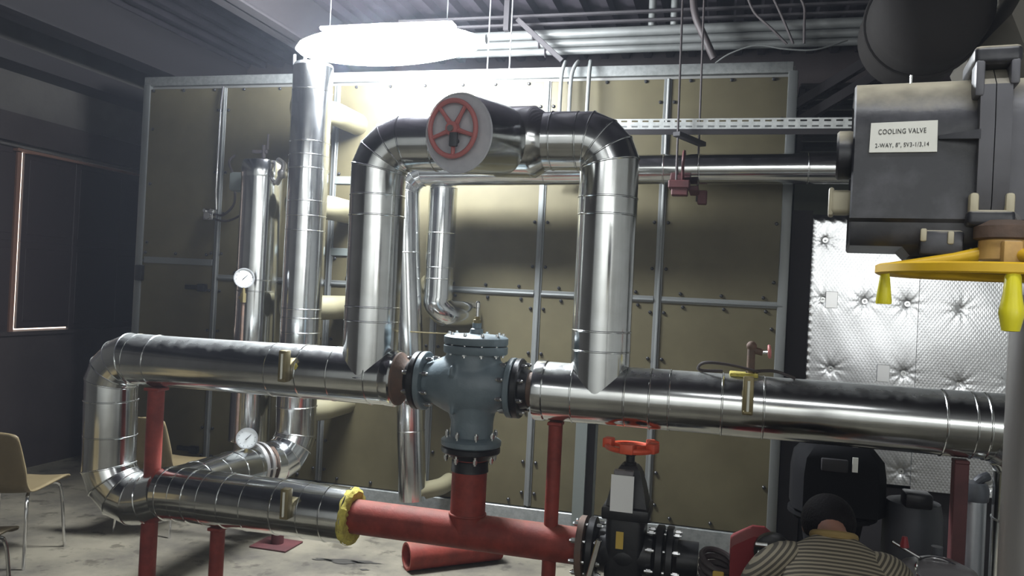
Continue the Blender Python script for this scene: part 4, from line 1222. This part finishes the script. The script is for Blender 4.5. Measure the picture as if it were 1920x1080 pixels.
for v in [e for e in ex['geom'] if isinstance(e, bmesh.types.BMVert)]: v.co.y += .004
lab = build(b, 'nameplate', 'plate', t, 'white nameplate reading COOLING VALVE')
def text(body, x, z, size, par, sx=1.0):
    c = bpy.data.curves.new('lettering', 'FONT')
    c.body = body; c.size = size; c.extrude = .0003; c.space_character = 1.12
    o = bpy.data.objects.new('lettering', c)
    COL.objects.link(o); o.parent = par
    o.location = (x, -.0001, z); o.rotation_euler = (PI / 2, math.radians(-1), 0); o.scale = (sx, 1, 1)
    c.materials.append(M['ink'])
    bpy.context.view_layer.update()
    me = bpy.data.meshes.new_from_object(o.evaluated_get(bpy.context.evaluated_depsgraph_get()))
    loc, rot, scl = o.location.copy(), o.rotation_euler.copy(), o.scale.copy()
    bpy.data.objects.remove(o); bpy.data.curves.remove(c)
    o = link('lettering', me, None, par)
    o.location, o.rotation_euler, o.scale = loc, rot, scl
    return o
text('COOLING VALVE', .0395, .1935, .0122, lab, .72)
text('2-WAY, 8", SV3-1/3,14', .0355, .1705, .0104, lab, .76)

# the mounting yoke and its yellow emergency wheel belong to the actuator's valve
HX, HY, HZ = .432, 1.465, 1.788
t = thing('yellow_handwheel', 'yellow handwheel with two hanging grips below the black actuator', 'handwheel', (HX, HY, HZ))
b = MB()
Rw = .185
rs = []
for k in range(72):
    q = 2 * PI * k / 72
    e = Vector((math.cos(q), math.sin(q), 0))
    rs.append([Vector((HX, HY, HZ)) + e * (Rw + a) + Vector((0, 0, z)) for a, z in ((-.02, -.004), (-.016, .006), (.0, .0085), (.004, .006), (.004, -.006), (.0, -.0085), (-.016, -.007))])
b.rings(rs, close=True)
build(b, 'rim', 'yellow', t)
for k in range(3):
    q = 2 * PI * k / 3 + PI * .93
    e = Vector((math.cos(q), math.sin(q), 0))
    c = Vector((HX, HY, HZ))
    build(MB().tube([c + e * .02 + Vector((0, 0, .034)), c + e * .07 + Vector((0, 0, .022)), c + e * (Rw - .012) + Vector((0, 0, .003))], [.012, .01, .009], 12), 'spoke', 'yellow', t)
build(MB().lathe([(.034, .02), (.036, .022), (.036, .052), (.032, .056)], (HX, HY, HZ), (0, 0, 1), 28), 'hub', 'ochre', t)
build(MB().box((HX - .014, HY - .05, HZ + .012), (HX + .014, HY - .028, HZ + .05), .004, 2), 'hub_key', 'ochre', t)
build(MB().lathe([(.04, .054), (.044, .056), (.044, .075), (.03, .085)], (HX, HY, HZ), (0, 0, 1), 28), 'hub_cap', 'brown', t)
q = math.radians(258)
gp = Vector((HX + (Rw - .008) * math.cos(q), HY + (Rw - .008) * math.sin(q), HZ))
build(MB().lathe([(.008, -.0), (.0105, -.006), (.012, -.03), (.0155, -.052), (.0165, -.058), (.0145, -.07), (.0115, -.084), (.006, -.085)], gp - Vector((0, 0, .006)), (0, 0, 1), 24), 'grip', 'yellow_grip', t)
q = math.radians(172)
gp = Vector((HX + (Rw - .012) * math.cos(q), HY + (Rw - .012) * math.sin(q), HZ))
build(MB().lathe([(.007, 0), (.008, -.006), (.013, -.05), (.012, -.053)], gp - Vector((0, 0, .006)), (0, 0, 1), 20), 'grip', 'yellow_grip', t)
# valve pipe that carries actuator and wheel
t = thing('cooling_valve_pipe', 'smooth grey vertical pipe at the right edge under the yellow wheel', 'pipe', (.585, 1.72, 0))
build(MB().lathe([(.06, 0), (.06, 1.76), (.045, 1.78)], (.585, 1.72, 0), (0, 0, 1), 32), 'pipe_shell', 'steel', t)
b = MB()
b.tube([(.57, 1.71, 1.76), (.55, 1.66, 1.8), (.53, 1.6, 1.86)], .016, 12); b.cyl((HX, HY, HZ + .08), (HX + .04, HY + .07, HZ + .1), .02, seg=12)
b.box((.40, 1.47, 1.846), (.6, 1.7, 1.866), .004, 1)
build(b, 'yoke', 'steel', t)

# ------------------------------------------------------------------ dirt on the floor
M['smear'] = mat('oily_smear', (.03, .027, .022), .6)
b = MB()
for (sx, sy, ra, rb, ph) in ((-2.2, 4.52, .13, .035, 0), (-2.08, 4.56, .09, .022, 1.3), (-2.33, 4.5, .06, .016, 2.2), (-2.02, 4.44, .03, .012, .7)):
    vv = [(sx + ra * math.cos(q) * (1 + .3 * math.sin(3 * q + ph) + .15 * math.sin(7 * q)), sy + rb * math.sin(q) * (1 + .4 * math.cos(4 * q + ph)) + .12 * ra * math.cos(q), .003) for q in (2 * PI * k / 28 for k in range(28))]
    b.quads(vv, [tuple(range(28))])
o = build(b, 'floor_stain', 'smear')
o['kind'] = 'stuff'; o['label'] = 'black oily smear on the concrete floor left of the loose pipe'

# ------------------------------------------------------------------ thin scattering volume imitating the lamp's lens bloom
hm = bpy.data.materials.new('bloom_scatter')
hm.use_nodes = True
n_, L_ = nodes(hm)
n_.remove(n_['Principled BSDF'])
vol = n_.new('ShaderNodeVolumeScatter')
vol.inputs['Color'].default_value = (.76, .83, 1, 1)
vol.inputs['Density'].default_value = .0042
vol.inputs['Anisotropy'].default_value = .3
L_.new(vol.outputs[0], n_['Material Output'].inputs['Volume'])
o = build(MB().box((XL - .6, YF - .6, -.3), (XR + .6, YB + .6, ZC + .4)), 'glow', hm)
o['kind'] = 'stuff'; o['label'] = 'added thin scattering haze hanging in the plant room air'
